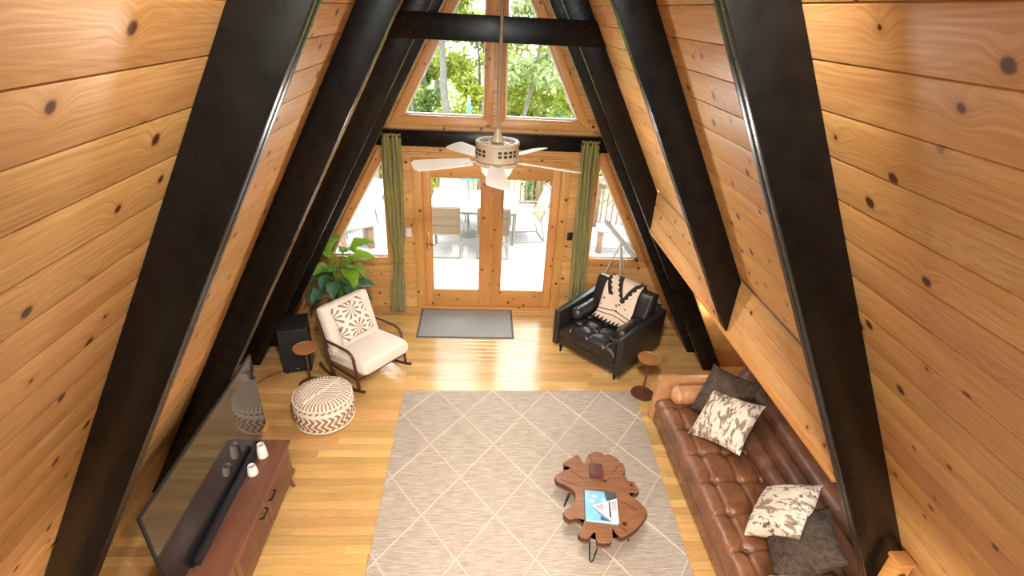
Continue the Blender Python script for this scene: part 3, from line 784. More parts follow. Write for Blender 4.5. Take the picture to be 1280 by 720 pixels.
# ------------------------------------------------------------------ rocking chair (local -y is the front)
fx, fy = .773, -.634
rc = thing('rocking_chair', 'cream upholstered rocking chair with dark walnut frame', 'rocking chair', (-1.40, 4.985, 0), math.atan2(fx, -fy)); rc.scale = (1, 1, .96)
W = .335
for sg in (1, -1):
    x = sg*W
    pts = []
    for i in range(15):
        a = -.46+.92*i/14+.02; R_ = .88; pts.append((x, R_*math.sin(a), R_-R_*math.cos(a)+.016))
    obj('rocker_runner', tube(B(), pts, .017, 8), 'walnut_dark', rc)
    obj('front_leg', tube(B(), [(x, -.29, .075), (x, -.27, .25), (x, -.245, .40), (x, -.235, .48), (x, -.205, .525), (x, -.15, .545), (x, .05, .535), (x, .235, .515)], [.015, .016, .015, .015, .015, .016, .015, .014], 10), 'walnut_dark', rc)
    obj('back_post', tube(B(), [(x, .16, .04), (x, .20, .22), (x, .255, .45), (x, .35, .80)], [.015, .016, .016, .012], 10), 'walnut_dark', rc)
    obj('side_rail', tube(B(), [(x, -.275, .21), (x, .20, .205)], .015, 8), 'walnut_dark', rc)
    obj('brace', tube(B(), [(x, .20, .21), (x, .10, .028)], .013, 8), 'walnut_dark', rc)
for y, z in ((-.27, .20), (.20, .20), (.34, .74)): obj('stretcher', tube(B(), [(-W, y, z), (W, y, z)], .012, 8), 'walnut_dark', rc)
obj('seat_cushion', slab(B(), .645, .68, .20), 'boucle', rc, (0, -.045, .335), Matrix.Rotation(math.radians(-7), 3, 'X'), ang=80)
obj('back_cushion', slab(B(), .64, .64, .155, seed=2), 'boucle', rc, (0, .235, .585), Matrix.Rotation(math.radians(72), 3, 'X'), ang=80)
pw = Vector((-1.40, 4.985, 0)) + Matrix.Rotation(math.atan2(fx, -fy), 3, 'Z') @ Vector((-.01, .165, .655))
cushion('white and brown sunburst pillow on the rocking chair', .44, .13, 'burst_print', pw, Matrix.Rotation(math.atan2(fx, -fy), 3, 'Z') @ Matrix.Rotation(math.radians(66), 3, 'X') @ Matrix.Rotation(math.radians(4), 3, 'Z'), 5, None)
# ------------------------------------------------------------------ pouf
pf = thing('round_pouf', 'round woven pouf with white and tan rope pattern', 'pouf', (-1.665, 4.20, 0)); pf.scale = (.93, .93, .97)
prof = [(0, .004), (.27, .004), (.292, .02)]+[(.302+.022*math.sin(PI*i/10), .03+.27*i/10) for i in range(11)]+[(.298, .318), (.285, .334), (.25, .350), (.19, .356), (.12, .352), (.05, .345), (0, .343)]
obj('body', lathe(B(), prof, 56), 'pouf_weave', pf, ang=80)
for z, r in ((.312, .303), (.045, .309)): obj('seam_rope', tube(B(), [(r*math.cos(2*PI*i/48), r*math.sin(2*PI*i/48), z) for i in range(48)], .009, 8, closed=True), 'boucle', pf)
obj('top_rib', tube(B(), [(-.20, -.15, .36), (-.1, -.075, .363), (0, 0, .354), (.1, .075, .363), (.20, .15, .36)][::1], .009, 8), 'boucle', pf, (0, 0, 0), (0, 0, math.radians(20)))
# ------------------------------------------------------------------ pedestal side tables
def side_table(loc, label):
    t = thing('side_table', label, 'table', loc, 0, 'small pedestal tables')
    obj('table_top', lathe(B(), [(0, .478), (.10, .478), (.122, .492), (.125, .508), (.118, .510), (.112, .500), (0, .499)], 40), 'table_wood', t)
    obj('pole', tube(B(), [(0, 0, .02), (0, 0, .25), (0, 0, .48)], [.011, .0105, .012], 12), 'walnut', t)
    obj('base', lathe(B(), [(0, 0), (.125, 0), (.132, .010), (.127, .020), (.10, .018), (0, .022)], 40), 'walnut', t)
    return t
side_table((1.76, 4.61, 0), 'small round wooden pedestal table between armchair and sofa')
side_table((-1.965, 4.72, 0), 'small round wooden pedestal table between subwoofer and rocking chair')
# ------------------------------------------------------------------ coffee table: cross-cut root slab on hairpin legs
OUT = [(0.85, 3.27), (0.91, 3.31), (0.97, 3.3), (1.0, 3.26), (1.03, 3.28), (1.09, 3.24), (1.115, 3.19), (1.085, 3.13), (1.14, 3.18), (1.14, 3.09), (1.10, 3.04), (1.13, 3.03), (1.13, 2.99), (1.18, 2.98), (1.205, 2.89), (1.18, 2.87), (1.1, 2.87), (1.11, 2.84), (1.17, 2.79), (1.21, 2.71), (1.21, 2.67), (1.16, 2.61), (1.09, 2.54), (1.01, 2.49), (0.96, 2.47), (0.93, 2.49), (0.905, 2.57), (0.88, 2.43), (0.82, 2.425), (0.77, 2.43), (0.78, 2.52), (0.75, 2.51), (0.71, 2.46), (0.67, 2.47), (0.64, 2.50), (0.69, 2.56), (0.72, 2.62), (0.65, 2.64), (0.6, 2.62), (0.56, 2.66), (0.56, 2.69), (0.62, 2.74), (0.67, 2.8), (0.68, 2.87), (0.65, 2.92), (0.6, 2.95), (0.54, 2.99), (0.535, 3.04), (0.59, 3.08), (0.66, 3.10), (0.69, 3.125), (0.63, 3.155), (0.625, 3.18), (0.75, 3.27), (0.78, 3.24), (0.79, 3.18), (0.825, 3.17), (0.84, 3.23)]
ct = thing('coffee_table', 'live-edge root slab coffee table on black hairpin legs', 'table', (.88, 2.87, 0))
def smooth_loop(p):
    o = []
    for i in range(len(p)):
        a, b = Vector(p[i]), Vector(p[(i+1) % len(p)]); o += [tuple(a*.86+b*.14), tuple(a*.14+b*.86)]
    return o
OU = smooth_loop([(a-.88, b-2.87) for a, b in OUT])
bm = prism(B(), OU, .365, .436, 'Z', 0)
bmesh.ops.triangulate(bm, faces=[f for f in bm.faces if len(f.verts) > 4])
bmesh.ops.bevel(bm, geom=[e for e in bm.edges if len(e.link_faces) == 2 and e.calc_face_angle(0) > .9 and abs(e.verts[0].co.z-e.verts[1].co.z) < .01], offset=.006, segments=2, profile=.5, affect='EDGES')
obj('table_top', bm, 'slab_wood', ct, ang=45)
def outset(p, w):
    n = len(p); o = []
    for i in range(n):
        t = (Vector(p[(i+1) % n])-Vector(p[i-1])).normalized(); o.append((p[i][0]+t.y*-w, p[i][1]+t.x*w))
    return o
bo = outset(OU, .003); bm = B(); zs = (.352, .37, .40, .426); ws = (-.016, -.004, .003, .001)
rg_ = [[bm.verts.new((*q, z+.004*math.sin(37*q[0]+29*q[1]))) for q in outset(OU, w)] for z, w in zip(zs, ws)]
for A_, C_ in zip(rg_, rg_[1:]):
    for i in range(len(A_)): bm.faces.new((A_[i], A_[(i+1) % len(A_)], C_[(i+1) % len(A_)], C_[i]))
obj('bark_edge', bm, 'bark_edge', ct, ang=60)
for (x0, y0, x1, y1) in ((.20, .26, .08, .12), (.26, -.17, .10, -.05), (-.20, .22, -.06, .08), (.13, -.36, .04, -.24), (-.02, .40, .00, .20), (-.30, .13, -.10, .03), (.30, .02, .12, .03), (-.12, -.22, -.04, -.10)):
    d = Vector((x1-x0, y1-y0)); nn = Vector((-d.y, d.x)).normalized(); rr = random.Random(int(x0*1000)); L1, L2 = [], []
    for i in range(9):
        f = i/8; p = Vector((x0, y0))+d*f+nn*rr.uniform(-.006, .006); w = .0042*(1-f)+.0006; L1.append(tuple(p+nn*w)); L2.append(tuple(p-nn*w))
    obj('crack', prism(B(), L1+L2[::-1], .434, .4366, 'Z'), 'bark_edge', ct, smooth=False)
for (x, y), an in (((.66-.88, 3.08-2.87), 2.5), ((.80-.88, 2.56-2.87), -1.8), ((1.14-.88, 2.74-2.87), -.3)):
    dx, dy = math.cos(an), math.sin(an)
    px, py = -dy, dx
    pts = [(x-dx*.06+px*.06, y-dy*.06+py*.06, .365), (x+px*.012, y+py*.012, .022), (x, y, .010), (x-px*.012, y-py*.012, .022), (x-dx*.06-px*.06, y-dy*.06-py*.06, .365)]
    leg = obj('hairpin_leg', tube(B(), [(a, b, c+.008) for a, b, c in pts], .0055, 8), 'black_metal', ct)
    bm = box(B(), (.05, .15, .004), (x-dx*.06, y-dy*.06, .363), Matrix.Rotation(an, 3, 'Z')); obj('mounting_plate', bm, 'black_metal', leg)
# book
ZT = .4365
bk = thing('picture_book', 'thin picture book with blue and pink cover on the coffee table', 'book', (.855, 2.722, ZT), math.radians(-8))
obj('pages', ab(B(), -.120, .120, -.132, .132, .003, .019), 'paper', bk)
plain('book_blue', (.16, .42, .68), .35, var=.15, scale=14); plain('book_pink', (.80, .32, .38), .35, var=.25, scale=22); plain('book_white', (.80, .78, .78), .35, var=.05)
plain('book_dark', (.045, .06, .075), .35, var=.3, scale=30); plain('book_pale', (.78, .62, .62), .35, var=.2, scale=26); plain('book_sky', (.55, .74, .86), .35, var=.15, scale=26)
cv = obj('cover', ab(ab(B(), -.126, .126, -.138, .138, .019, .022, .001), -.126, .126, -.138, .138, 0, .003), 'book_blue', bk)
obj('spine', ab(B(), -.128, -.122, -.138, .138, 0, .022, .001), 'book_dark', bk)
def patch(name, pts, mat, h): obj(name, prism(B(), pts, .022, .022+h, 'Z'), mat, cv, smooth=False)
patch('cover_print', [(.03, .138), (.126, .138), (.126, .075), (.05, .045), (.04, .08)], 'book_dark', .0002)
patch('cover_print', [(-.07, -.005), (.126, .085), (.126, -.138), (.075, -.138)], 'book_white', .0003)
patch('cover_print', [(-.055, -.008), (.018, .028), (.014, -.050)], 'book_pink', .0004)
patch('cover_print', [(.025, .030), (.050, .042), (.052, -.082), (.020, -.056)], 'book_pale', .0004)
patch('cover_print', [(.058, .044), (.072, .050), (.074, -.105), (.058, -.092)], 'book_dark', .0004)
patch('cover_print', [(.080, .052), (.118, .068), (.118, -.02), (.080, -.03)], 'book_pink', .0004)
patch('cover_print', [(.080, -.036), (.118, -.026), (.118, -.125), (.082, -.115)], 'book_pale', .0004)
patch('cover_print', [(-.065, -.014), (-.062, -.022), (.07, -.132), (.055, -.134)], 'book_dark', .0005)
patch('cover_print', [(-.01, -.092), (.0, -.092), (.05, -.132), (-.01, -.128)], 'book_dark', .0004)
for (x, y, r, m) in ((-.095, .10, .016, 'book_pink'), (-.05, .085, .018, 'book_sky'), (-.045, .085, .009, 'book_pink'), (-.075, .04, .018, 'book_sky'), (-.055, .035, .010, 'book_white'), (.02, .06, .015, 'book_pale')):
    patch('cover_print', [(x+r*math.cos(2*PI*i/12), y+r*.8*math.sin(2*PI*i/12)) for i in range(12)], m, .0003+.0002*(r < .013))
plain('box_maroon', (.10, .030, .024), .5, var=.2); plain('box_mark', (.035, .014, .012), .4)
cbx = thing('keepsake_box', 'small maroon box with oval emblem on the coffee table', 'box', (.875, 3.06, ZT), math.radians(-5))
obj('body', ab(B(), -.052, .052, -.055, .055, 0, .045, .003), 'box_maroon', cbx)
lid = obj('lid', ab(B(), -.054, .054, -.057, .057, .046, .058, .003), 'box_maroon', cbx)
obj('emblem', tube(B(), [(.020*math.cos(2*PI*i/20), .026*math.sin(2*PI*i/20), .0585) for i in range(20)], .0022, 6, closed=True), 'box_mark', lid)
obj('emblem_stroke', tube(B(), [(-.006, -.014, .0585), (.004, .0, .0585), (-.003, .013, .0585)], .002, 6), 'box_mark', lid)
fr = [(-.044, -.047), (.044, -.047), (.044, .047), (-.044, .047)]
obj('lid_border', tube(B(), [(a, b, .0583) for a, b in fr], .0016, 6, closed=True), 'box_mark', lid)
# ------------------------------------------------------------------ media console, television, soundbar
mc = thing('media_console', 'low walnut media console under the television', 'console', (-1.93, 2.55, 0))
CL = 1.68; c2 = CL/2
obj('body', ab(B(), -.21, .20, -c2+.02, c2-.02, .14, .455, .004), 'walnut_console', mc)
obj('top', ab(B(), -.22, .235, -c2, c2, .455, .485, .005), 'walnut_console', mc)
obj('bottom_rail', ab(B(), .19, .225, -c2, c2, .12, .15, .004), 'walnut_console', mc)
for y0, y1 in ((-.80, -.28), (-.27, .27), (.28, .80)):
    dr = obj('door', ab(B(), -.011, .011, -(y1-y0)/2, (y1-y0)/2, -.145, .145, .004), 'walnut_console', mc, (.212, (y0+y1)/2, .302))
    obj('door_panel', ab(B(), .008, .013, -(y1-y0)/2+.06, (y1-y0)/2-.06, -.095, .095, .003), 'walnut', dr)
    h = obj('handle', tube(B(), [(.008, -.05, 0), (.035, -.045, 0), (.035, .045, 0), (.008, .05, 0)], .007, 8), 'black_metal', dr, (0, (y1-y0)/2-.08 if y0 < 0 else -(y1-y0)/2+.08, .07))
for x in (-.15, .19):
    for y in (-c2+.10, c2-.10): obj('leg', tube(B(), [(x+.03, y+(.03 if y > 0 else -.03), 0), (x, y, .14)], [.014, .026], 10), 'walnut_console', mc)
tv = thing('television', 'large flat screen television standing on the walnut console', 'television', (-1.965, 2.795, .485))
obj('screen', ab(B(), .0095, .012, -.765, .765, .022, .740), 'tv_screen', tv, smooth=False)
obj('bezel', ab(B(), -.008, .009, -.775, .775, .012, .750, .003), 'black_plastic', tv)
obj('back_housing', ab(B(), -.040, -.008, -.45, .45, .05, .36, .01), 'black_plastic', tv)
for y in (-.55, .55):
    ft = obj('stand_foot', ab(B(), -.12, .03, y-.015, y+.015, .0, .012, .003), 'black_plastic', tv)
sb = thing('soundbar', 'slim black soundbar along the bottom of the television', 'soundbar', (-1.922, 2.755, .485))
obj('body', ab(B(), -.020, .022, -.51, .51, .0, .062, .010), 'black_plastic', sb)
obj('grille', ab(B(), .021, .024, -.49, .49, .01, .052, .001), 'cloth_black', sb)
for x, y, h, r, lab in ((-1.850, 3.20, .13, .040, 'taller white tapered vase on the walnut console'), (-1.860, 3.02, .085, .040, 'short white cup beside the taller vase on the console')):
    v = thing('vase', lab, 'vase', (x, y, .485), 0, 'white ceramics on the console')
    obj('body', lathe(B(), [(0, 0), (r*.93, 0), (r, .008), (r*.93, h*.5), (r*.68, h), (r*.6, h-.004), (r*.8, h*.5), (r*.8, .012), (0, .012)], 28), 'white_ceramic', v)
    obj('foot_ring', lathe(B(), [(r*.94, .0), (r*1.03, .002), (r*1.03, .008), (r*.94, .010)], 28), 'cream_enamel', v)
sw = thing('subwoofer', 'black box subwoofer beside the left rafter', 'speaker', (-2.185, 5.02, 0), math.radians(14))
obj('cabinet', ab(B(), -.155, .155, -.10, .26, .03, .585, .010), 'black_plastic', sw)
obj('grille', ab(B(), -.145, .145, -.115, -.098, .06, .57, .006), 'cloth_black', sw)
obj('badge', ab(B(), -.015, .015, -.118, -.114, .075, .085), 'steel', sw)
for x in (-.12, .12):
    for y in (-.06, .22): obj('foot', lathe(B(), [(0, 0), (.018, 0), (.02, .03), (0, .03)], 12), 'black_plastic', sw, (x, y, 0))
cb_ = obj('power_cable', tube(B(), [(-2.33, 4.98, .008), (-2.42, 4.90, .006), (-2.50, 4.83, .006), (-2.56, 4.70, .006)], .004, 6), 'black_plastic'); tag(cb_, 'thin black cable on the floor beside the subwoofer', 'cable')
# ------------------------------------------------------------------ ceiling fan
cf = thing('ceiling_fan', 'cream five-blade ceiling fan hanging on a long downrod', 'ceiling fan', (.0, 4.08, 2.62))
obj('downrod', tube(B(), [(0, 0, .33), (0, 0, 1.3), (0, 0, 2.22)], .013, 12), 'rod_bronze', cf)
obj('canopy_cap', lathe(B(), [(0, 2.27), (.07, 2.27), (.065, 2.22), (.03, 2.18), (.013, 2.17)], 24), 'cream_enamel', cf)
obj('yoke_cover', lathe(B(), [(.014, .375), (.020, .37), (.028, .33), (.052, .295), (.056, .280), (.0, .280)], 24), 'cream_enamel', cf)
mh = obj('motor_housing', lathe(B(), [(0, .268), (.135, .268), (.138, .282), (.165, .284), (.172, .275), (.172, .262), (.166, .258), (.166, .155), (.172, .150), (.172, .142), (.160, .138), (.150, .120), (.158, .112), (.158, .100), (.146, .094), (.118, .078), (0, .078)], 48), 'cream_enamel', cf, ang=30)
for k in range(24):
    if k % 6 in (4, 5): continue
    for z in (.225, .195):
        a = 2*PI*k/24+.1
        bm = ab(B(), .160, .168, -.014, .014, -.010, .010); obj('vent_slot', bm, 'slot_dark', mh, (0, 0, z), (0, 0, a))
for k in range(10):
    a = 2*PI*k/10; obj('vent_slot', ab(B(), .09, .12, -.010, .010, 0, .003), 'slot_dark', mh, (0, 0, .268), (0, 0, a))
g = G('frosted_glass'); MT['frosted_glass'] = g.done((.86, .80, .70), .5, .4, Emission_Color=(1, .93, .83), Emission_Strength=.25)  # faint glow added to the bowl to go with its fill lamp
obj('light_bowl', lathe(B(), [(.122, .092), (.128, .080), (.118, .045), (.090, .012), (.05, -.008), (0, -.014)], 40), 'frosted_glass', cf, ang=80)
fd = bpy.data.lights.new('fan_bulb', 'POINT'); fd.energy = FAN_FILL_W; fd.color = (1, .94, .86); fd.shadow_soft_size = .10  # fill lamp added below the bowl to brighten the middle bays
fo_ = bpy.data.objects.new('fan_bulb', fd); COL.objects.link(fo_); fo_.parent = cf; fo_.location = (0, 0, -.13)
for k in range(5):
    a = math.radians(-90+72*k-1)
    bm = B()
    def bf(sg):
        def f(u, v):
            x = .21+.455*u; w = .050+.030*math.sin(min(1, u*1.15)*PI*.55)
            if u > .94: w *= math.sqrt(max(.05, 1-((u-.94)/.06)**2*.75))
            y = (2*v-1)*w
            return Vector((x, y, sg*.003 - y*.22 - .012*u))
        return f
    V1 = grid(bm, bf(1), 18, 5); V2 = grid(bm, bf(-1), 18, 5)
    def seam(a_, b_):
        for i in range(len(a_)-1): bm.faces.new((a_[i], a_[i+1], b_[i+1], b_[i]))
    seam([r[0] for r in V1], [r[0] for r in V2]); seam([r[-1] for r in V1], [r[-1] for r in V2]); seam(V1[0], V2[0]); seam(V1[-1], V2[-1])
    bl_ = obj('blade', bm, 'blade_white', cf, (0, 0, .128), (0, 0, a), ang=50)
    obj('blade_bracket', prism(B(), [(.13, -.022), (.20, -.018), (.265, -.036), (.265, .036), (.20, .018), (.13, .022)], .002, .008, 'Z', .001), 'cream_enamel', bl_, (0, 0, -.008), (math.radians(-8), 0, 0))
# ------------------------------------------------------------------ curtains and their rods
def curtain(keys, n, amp, label):
    """keys: (z, centre x, width) from top to bottom"""
    def at(z):
        for (z0, c0, w0), (z1, c1, w1) in zip(keys, keys[1:]):
            if z1 <= z <= z0:
                f = (z0-z)/(z0-z1); f = f*f*(3-2*f); return c0+(c1-c0)*f, w0+(w1-w0)*f
        return keys[-1][1], keys[-1][2]
    zt, zb = keys[0][0], keys[-1][0]; wm = max(k[2] for k in keys)
    x0 = keys[0][1]
    def f(u, v):
        z = zt+(zb-zt)*v; c, w = at(z); p = 2*PI*n*u
        a = amp*(.55+.45*w/wm)*(.75+.25*math.sin(2.3*u*n+1))
        return Vector((c-x0 + (u-.5)*w + .008*math.sin(p*.5+9*v), a*math.sin(p+.6*math.sin(3*v+u*4)) , z))
    bm = B(); grid(bm, f, 110, 60)
    o = thing('curtain', label, 'curtain', (x0, D-.135, 0), 0, 'olive curtains by the patio doors')
    c = obj('panel', bm, 'green_velvet', o, ang=80); md = c.modifiers.new('thickness', 'SOLIDIFY'); md.thickness = .004
    for i in range(int(n)):
        obj('grommet', tube(B(), [(.022*math.cos(2*PI*j/16), 0, .022*math.sin(2*PI*j/16)) for j in range(16)], .004, 6, closed=True), 'black_metal', o, ((i+.5)/n*keys[0][2]-keys[0][2]/2, -.0, zt-.045), (0, 0, PI/2*.85))
    return o
cl = curtain([(2.44, -1.205, .225), (1.9, -1.20, .25), (1.2, -1.19, .20), (.82, -1.195, .115), (.70, -1.20, .12), (.35, -1.225, .19), (.012, -1.235, .215)], 4.5, .05, 'olive green curtain left of the doors, gathered by a tieback')
tb = tube(B(), [(.070*math.cos(2*PI*i/24)+.008, .062*math.sin(2*PI*i/24), .80) for i in range(24)], .010, 8, closed=True); obj('tieback', tb, 'green_velvet', cl)
curtain([(2.44, 1.19, .225), (1.6, 1.205, .20), (.8, 1.225, .20), (.012, 1.24, .215)], 4.5, .05, 'olive green curtain hanging straight right of the doors')
for x0, x1, lab in ((-1.42, -1.00, 'short black curtain rod above the left curtain'), (1.02, 1.40, 'short black curtain rod above the right curtain')):
    r = thing('curtain_rod', lab, 'curtain rod', ((x0+x1)/2, D-.135, 2.40), 0, 'curtain rods')
    h = (x1-x0)/2; obj('rod', tube(B(), [(-h, 0, 0), (h, 0, 0)], .009, 10), 'black_metal', r)
    for sg in (1, -1):
        obj('finial', lathe(B(), [(0, -.016), (.014, -.010), (.018, 0), (.014, .010), (0, .016)], 14), 'black_metal', r, (sg*h, 0, 0))
        obj('bracket', tube(B(), [(sg*(h-.03), 0, 0), (sg*(h-.03), .055, .004)], .006, 8), 'black_metal', r)
# ------------------------------------------------------------------ switches, puck light
def plate(loc, mat, label):
    s = thing('light_switch', label, 'light switch', loc); obj('plate', ab(B(), -.037, .037, -.006, 0, -.06, .06, .003), mat, s); obj('rocker', ab(B(), -.016, .016, -.010, -.004, -.032, .032, .002), mat, s)
plate((-1.065, D-.0, 1.135), 'white_plastic', 'white light switch on the pine wall left of the doors')
plate((1.085, D-.0, 1.14), 'black_plastic', 'black light switch on the pine wall right of the doors')
g = G('lamp_glow'); MT['lamp_glow'] = g.done((.9, .8, .6), .4, Emission_Color=(1, .86, .62), Emission_Strength=14.0)
pl_ = thing('puck_light', 'small round glowing wall light on the alcove wall above the sofa', 'lamp', (2.60, AY1, .90))
obj('bezel', lathe(B(), [(.032, 0), (.040, 0), (.040, .014), (.032, .016)], 24), 'white_plastic', pl_, (0, 0, 0), (PI/2, 0, 0))
obj('lens', lathe(B(), [(.032, .002), (.032, .012), (.018, .018), (0, .019)], 24), 'lamp_glow', pl_, (0, 0, 0), (PI/2, 0, 0))
pd = bpy.data.lights.new('puck_bulb', 'POINT'); pd.energy = PUCK_W; pd.color = (1, .85, .62); pd.shadow_soft_size = .03
po = bpy.data.objects.new('puck_bulb', pd); COL.objects.link(po); po.parent = pl_; po.location = (0, -.06, 0)
# ------------------------------------------------------------------ telescope
ts = thing('telescope', 'grey telescope on a slim tripod behind the armchair', 'telescope', (1.72, 6.22, 0))
hub = Vector((0, 0, 1.17))
a = Vector((-.235, -.02, 1.47)); b = Vector((.20, -.02, .99))
d_ = (b-a)
tb_ = obj('tube', tube(B(), [a, a+d_*.02, a+d_*.5, a+d_*.52, b], [.024, .026, .026, .030, .030], 16), 'pale_grey', ts)
obj('dew_shield', tube(B(), [a-d_*.02, a+d_*.12], .030, 16), 'pale_grey', tb_)
obj('eyepiece', tube(B(), [b, b+d_*.08, b+d_*.12], [.016, .016, .020], 12), 'black_plastic', tb_)
obj('finder_scope', tube(B(), [a+d_*.62+Vector((.03, 0, .035)), a+d_*.85+Vector((.03, 0, .035))], .010, 10), 'pale_grey', tb_)
obj('mount_head', tube(B(), [hub, hub+Vector((-.01, 0, .06))], .018, 12), 'pale_grey', ts)
for dx, dy in ((-.38, .10), (.10, -.10), (.30, .16)):
    obj('tripod_leg', tube(B(), [hub, hub*.5+Vector((dx*.5, dy*.5, 0)), (dx, dy, .012)], [.010, .009, .007], 8), 'pale_grey', ts)
    obj('rubber_foot', lathe(B(), [(0, 0), (.012, 0), (.010, .02), (0, .02)], 10), 'black_plastic', ts, (dx, dy, 0))
# ------------------------------------------------------------------ potted plant
pt = thing('potted_plant', 'large-leaved houseplant in a clay pot beside the left window', 'plant', (-1.88, 5.92, 0)); pt.scale = (1.12, 1.12, 1.1)
pot = obj('pot', lathe(B(), [(0, 0), (.12, 0), (.165, .28), (.175, .285), (.175, .32), (.155, .32), (.15, .28), (0, .28)], 32), 'terracotta', pt)
obj('soil', lathe(B(), [(0, .275), (.148, .27)], 24), 'soil', pot)
rl = random.Random(5)
def leaf_mesh(L, Wd, droop, name, mat):
    bm = B()
    def f(u, v):
        b_ = 2*v-1; w = Wd/2*(math.sin(PI*min(1, u**.72))**.75 if 0 < u < 1 else 0.02)
        return Vector((L*u*math.cos(droop*u*.5), b_*w*(1+.04*math.sin(u*22)), -L*droop*u*u*.5 + abs(b_)**1.4*w*.38 - .010*math.sin(u*14)*abs(b_)))
    grid(bm, f, 12, 9)
    bmesh.ops.remove_doubles(bm, verts=bm.verts[:], dist=.0006)
    return mesh_of(bm, name, mat, True, 80)
lm = {m: [leaf_mesh(.25, .17, dr, 'leaf', m) for dr in (.5, .9, 1.3)] for m in ('house_leaf_bright', 'house_leaf_deep')}
def add_leaf(tip, ang, pitch, m, s):
    """stem from the pot to tip, a blade at its end"""
    t = Vector(tip); base = Vector((rl.uniform(-.05, .05), rl.uniform(-.05, .05), .28))
    c1 = base.lerp(t, .5)+Vector((0, 0, .12))
    pts = [base*(1-f)**2+c1*2*f*(1-f)+t*f*f for f in [i/6 for i in range(7)]]
    obj('stem', tube(B(), pts, [.008, .007, .006, .006, .005, .005, .004], 6), m, pt)
    o = link('leaf', rl.choice(lm[m]), pt, t, Matrix.Rotation(ang, 3, 'Z') @ Matrix.Rotation(-pitch, 3, 'Y') @ Matrix.Rotation(rl.uniform(-.35, .35), 3, 'X'))
    o.scale = (s, s, s); return o
for k in range(15):     # upper leaves, backlight painted in as a brighter green
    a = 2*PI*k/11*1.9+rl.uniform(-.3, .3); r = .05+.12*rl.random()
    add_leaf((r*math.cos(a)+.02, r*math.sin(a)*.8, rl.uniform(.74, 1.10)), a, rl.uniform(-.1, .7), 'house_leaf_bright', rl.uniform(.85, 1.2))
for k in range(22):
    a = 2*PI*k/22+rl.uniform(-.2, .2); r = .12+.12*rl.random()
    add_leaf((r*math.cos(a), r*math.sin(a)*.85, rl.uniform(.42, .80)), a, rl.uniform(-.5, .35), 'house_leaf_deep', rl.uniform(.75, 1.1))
# ------------------------------------------------------------------ outdoors: deck, railing, patio furniture
ZD = -.12
deck = struct(obj('floor_deck', ab(B(), -5.2, 5.2, D+.12, 11.6, ZD-.25, ZD-.03), 'rail_wood', smooth=False))
deck['label'] = 'sunlit pale timber deck outside the doors'
bm = B(); prism(bm, [(-.068, -.028), (.068, -.028), (.068, -.004), (.064, 0), (-.064, 0), (-.068, -.004)], -5.1, 5.1, 'X'); dpm = mesh_of(bm, 'deck_board', 'deck_wood', True, 25)
y = D+.20
while y < 11.5:
    link('deck_board', dpm, deck, (0, y, ZD)); y += .142
struct(obj('ground', ab(B(), -60, 60, D+.6, 90, -3.6, -3.5), 'grass', smooth=False))
struct(obj('ground_near', ab(B(), -60, 60, -60, D+.6, -1.0, -.6), 'grass', smooth=False))
rl_ = thing('deck_railing', 'brown timber railing with slim balusters around the deck', 'railing', (0, 0, ZD))
poly = [(-5.0, 9.0), (-5.0, 11.35), (-2.4, 11.35), (1.15, 11.25), (2.25, 10.15), (3.9, 8.3), (3.9, 6.9)]
for p in poly: obj('post', ab(B(), -.05, .05, -.05, .05, 0, 1.05, .006), 'rail_wood', rl_, (*p, 0))
bme = mesh_of(ab(B(), -.016, .016, -.016, .016, .10, .90), 'baluster', 'rail_wood')
for (x0, y0), (x1, y1) in zip(poly, poly[1:]):
    L = math.hypot(x1-x0, y1-y0); th = math.atan2(y1-y0, x1-x0); c = ((x0+x1)/2, (y0+y1)/2, 0)
    for nm, z0, z1, w in (('top_rail', .93, .97, .065), ('upper_rail', .86, .92, .022), ('bottom_rail', .08, .14, .022)):
        obj(nm, ab(B(), -L/2+.05, L/2-.05, -w, w, z0, z1, .004), 'rail_wood', rl_, c, (0, 0, th))
    n = int((L-.1)/.125)
    for i in range(1, n): link('baluster', bme, rl_, (x0+(x1-x0)*i/n, y0+(y1-y0)*i/n, 0), (0, 0, th))
pt_ = thing('patio_table', 'white rectangular patio table on the deck', 'table', (-.20, 9.55, ZD))
obj('table_top', ab(B(), -.85, .80, -.62, .62, .66, .70, .012), 'patio_top', pt_)
obj('apron', ab(B(), -.78, .73, -.55, .55, .60, .66, .006), 'alu', pt_)
for x in (-.74, .69):
    for y in (-.5, .5): obj('leg', tube(B(), [(x, y, 0), (x, y, .62)], .024, 10), 'alu', pt_)
um = thing('patio_umbrella', 'closed teal patio umbrella standing through the table', 'umbrella', (-.36, 9.55, ZD))
obj('pole', tube(B(), [(0, 0, .05), (0, 0, 2.5)], .019, 12), 'alu', um)
obj('base', lathe(B(), [(0, 0), (.22, 0), (.22, .03), (.06, .07), (.03, .16), (.03, .3), (0, .3)], 28), 'alu', um)
def cone(u, v):
    r = .02+.17*v**1.2; a = 2*PI*u; r *= 1+.28*math.cos(8*a)*v
    return Vector((r*math.cos(a), r*math.sin(a), 2.46-1.34*v))
bm = B(); grid(bm, cone, 64, 16, closeu=True); obj('canopy', bm, 'teal_cloth', um, ang=80)
obj('finial', lathe(B(), [(0, 2.56), (.02, 2.53), (.024, 2.50), (.014, 2.47), (.03, 2.45)], 14), 'white_plastic', um)
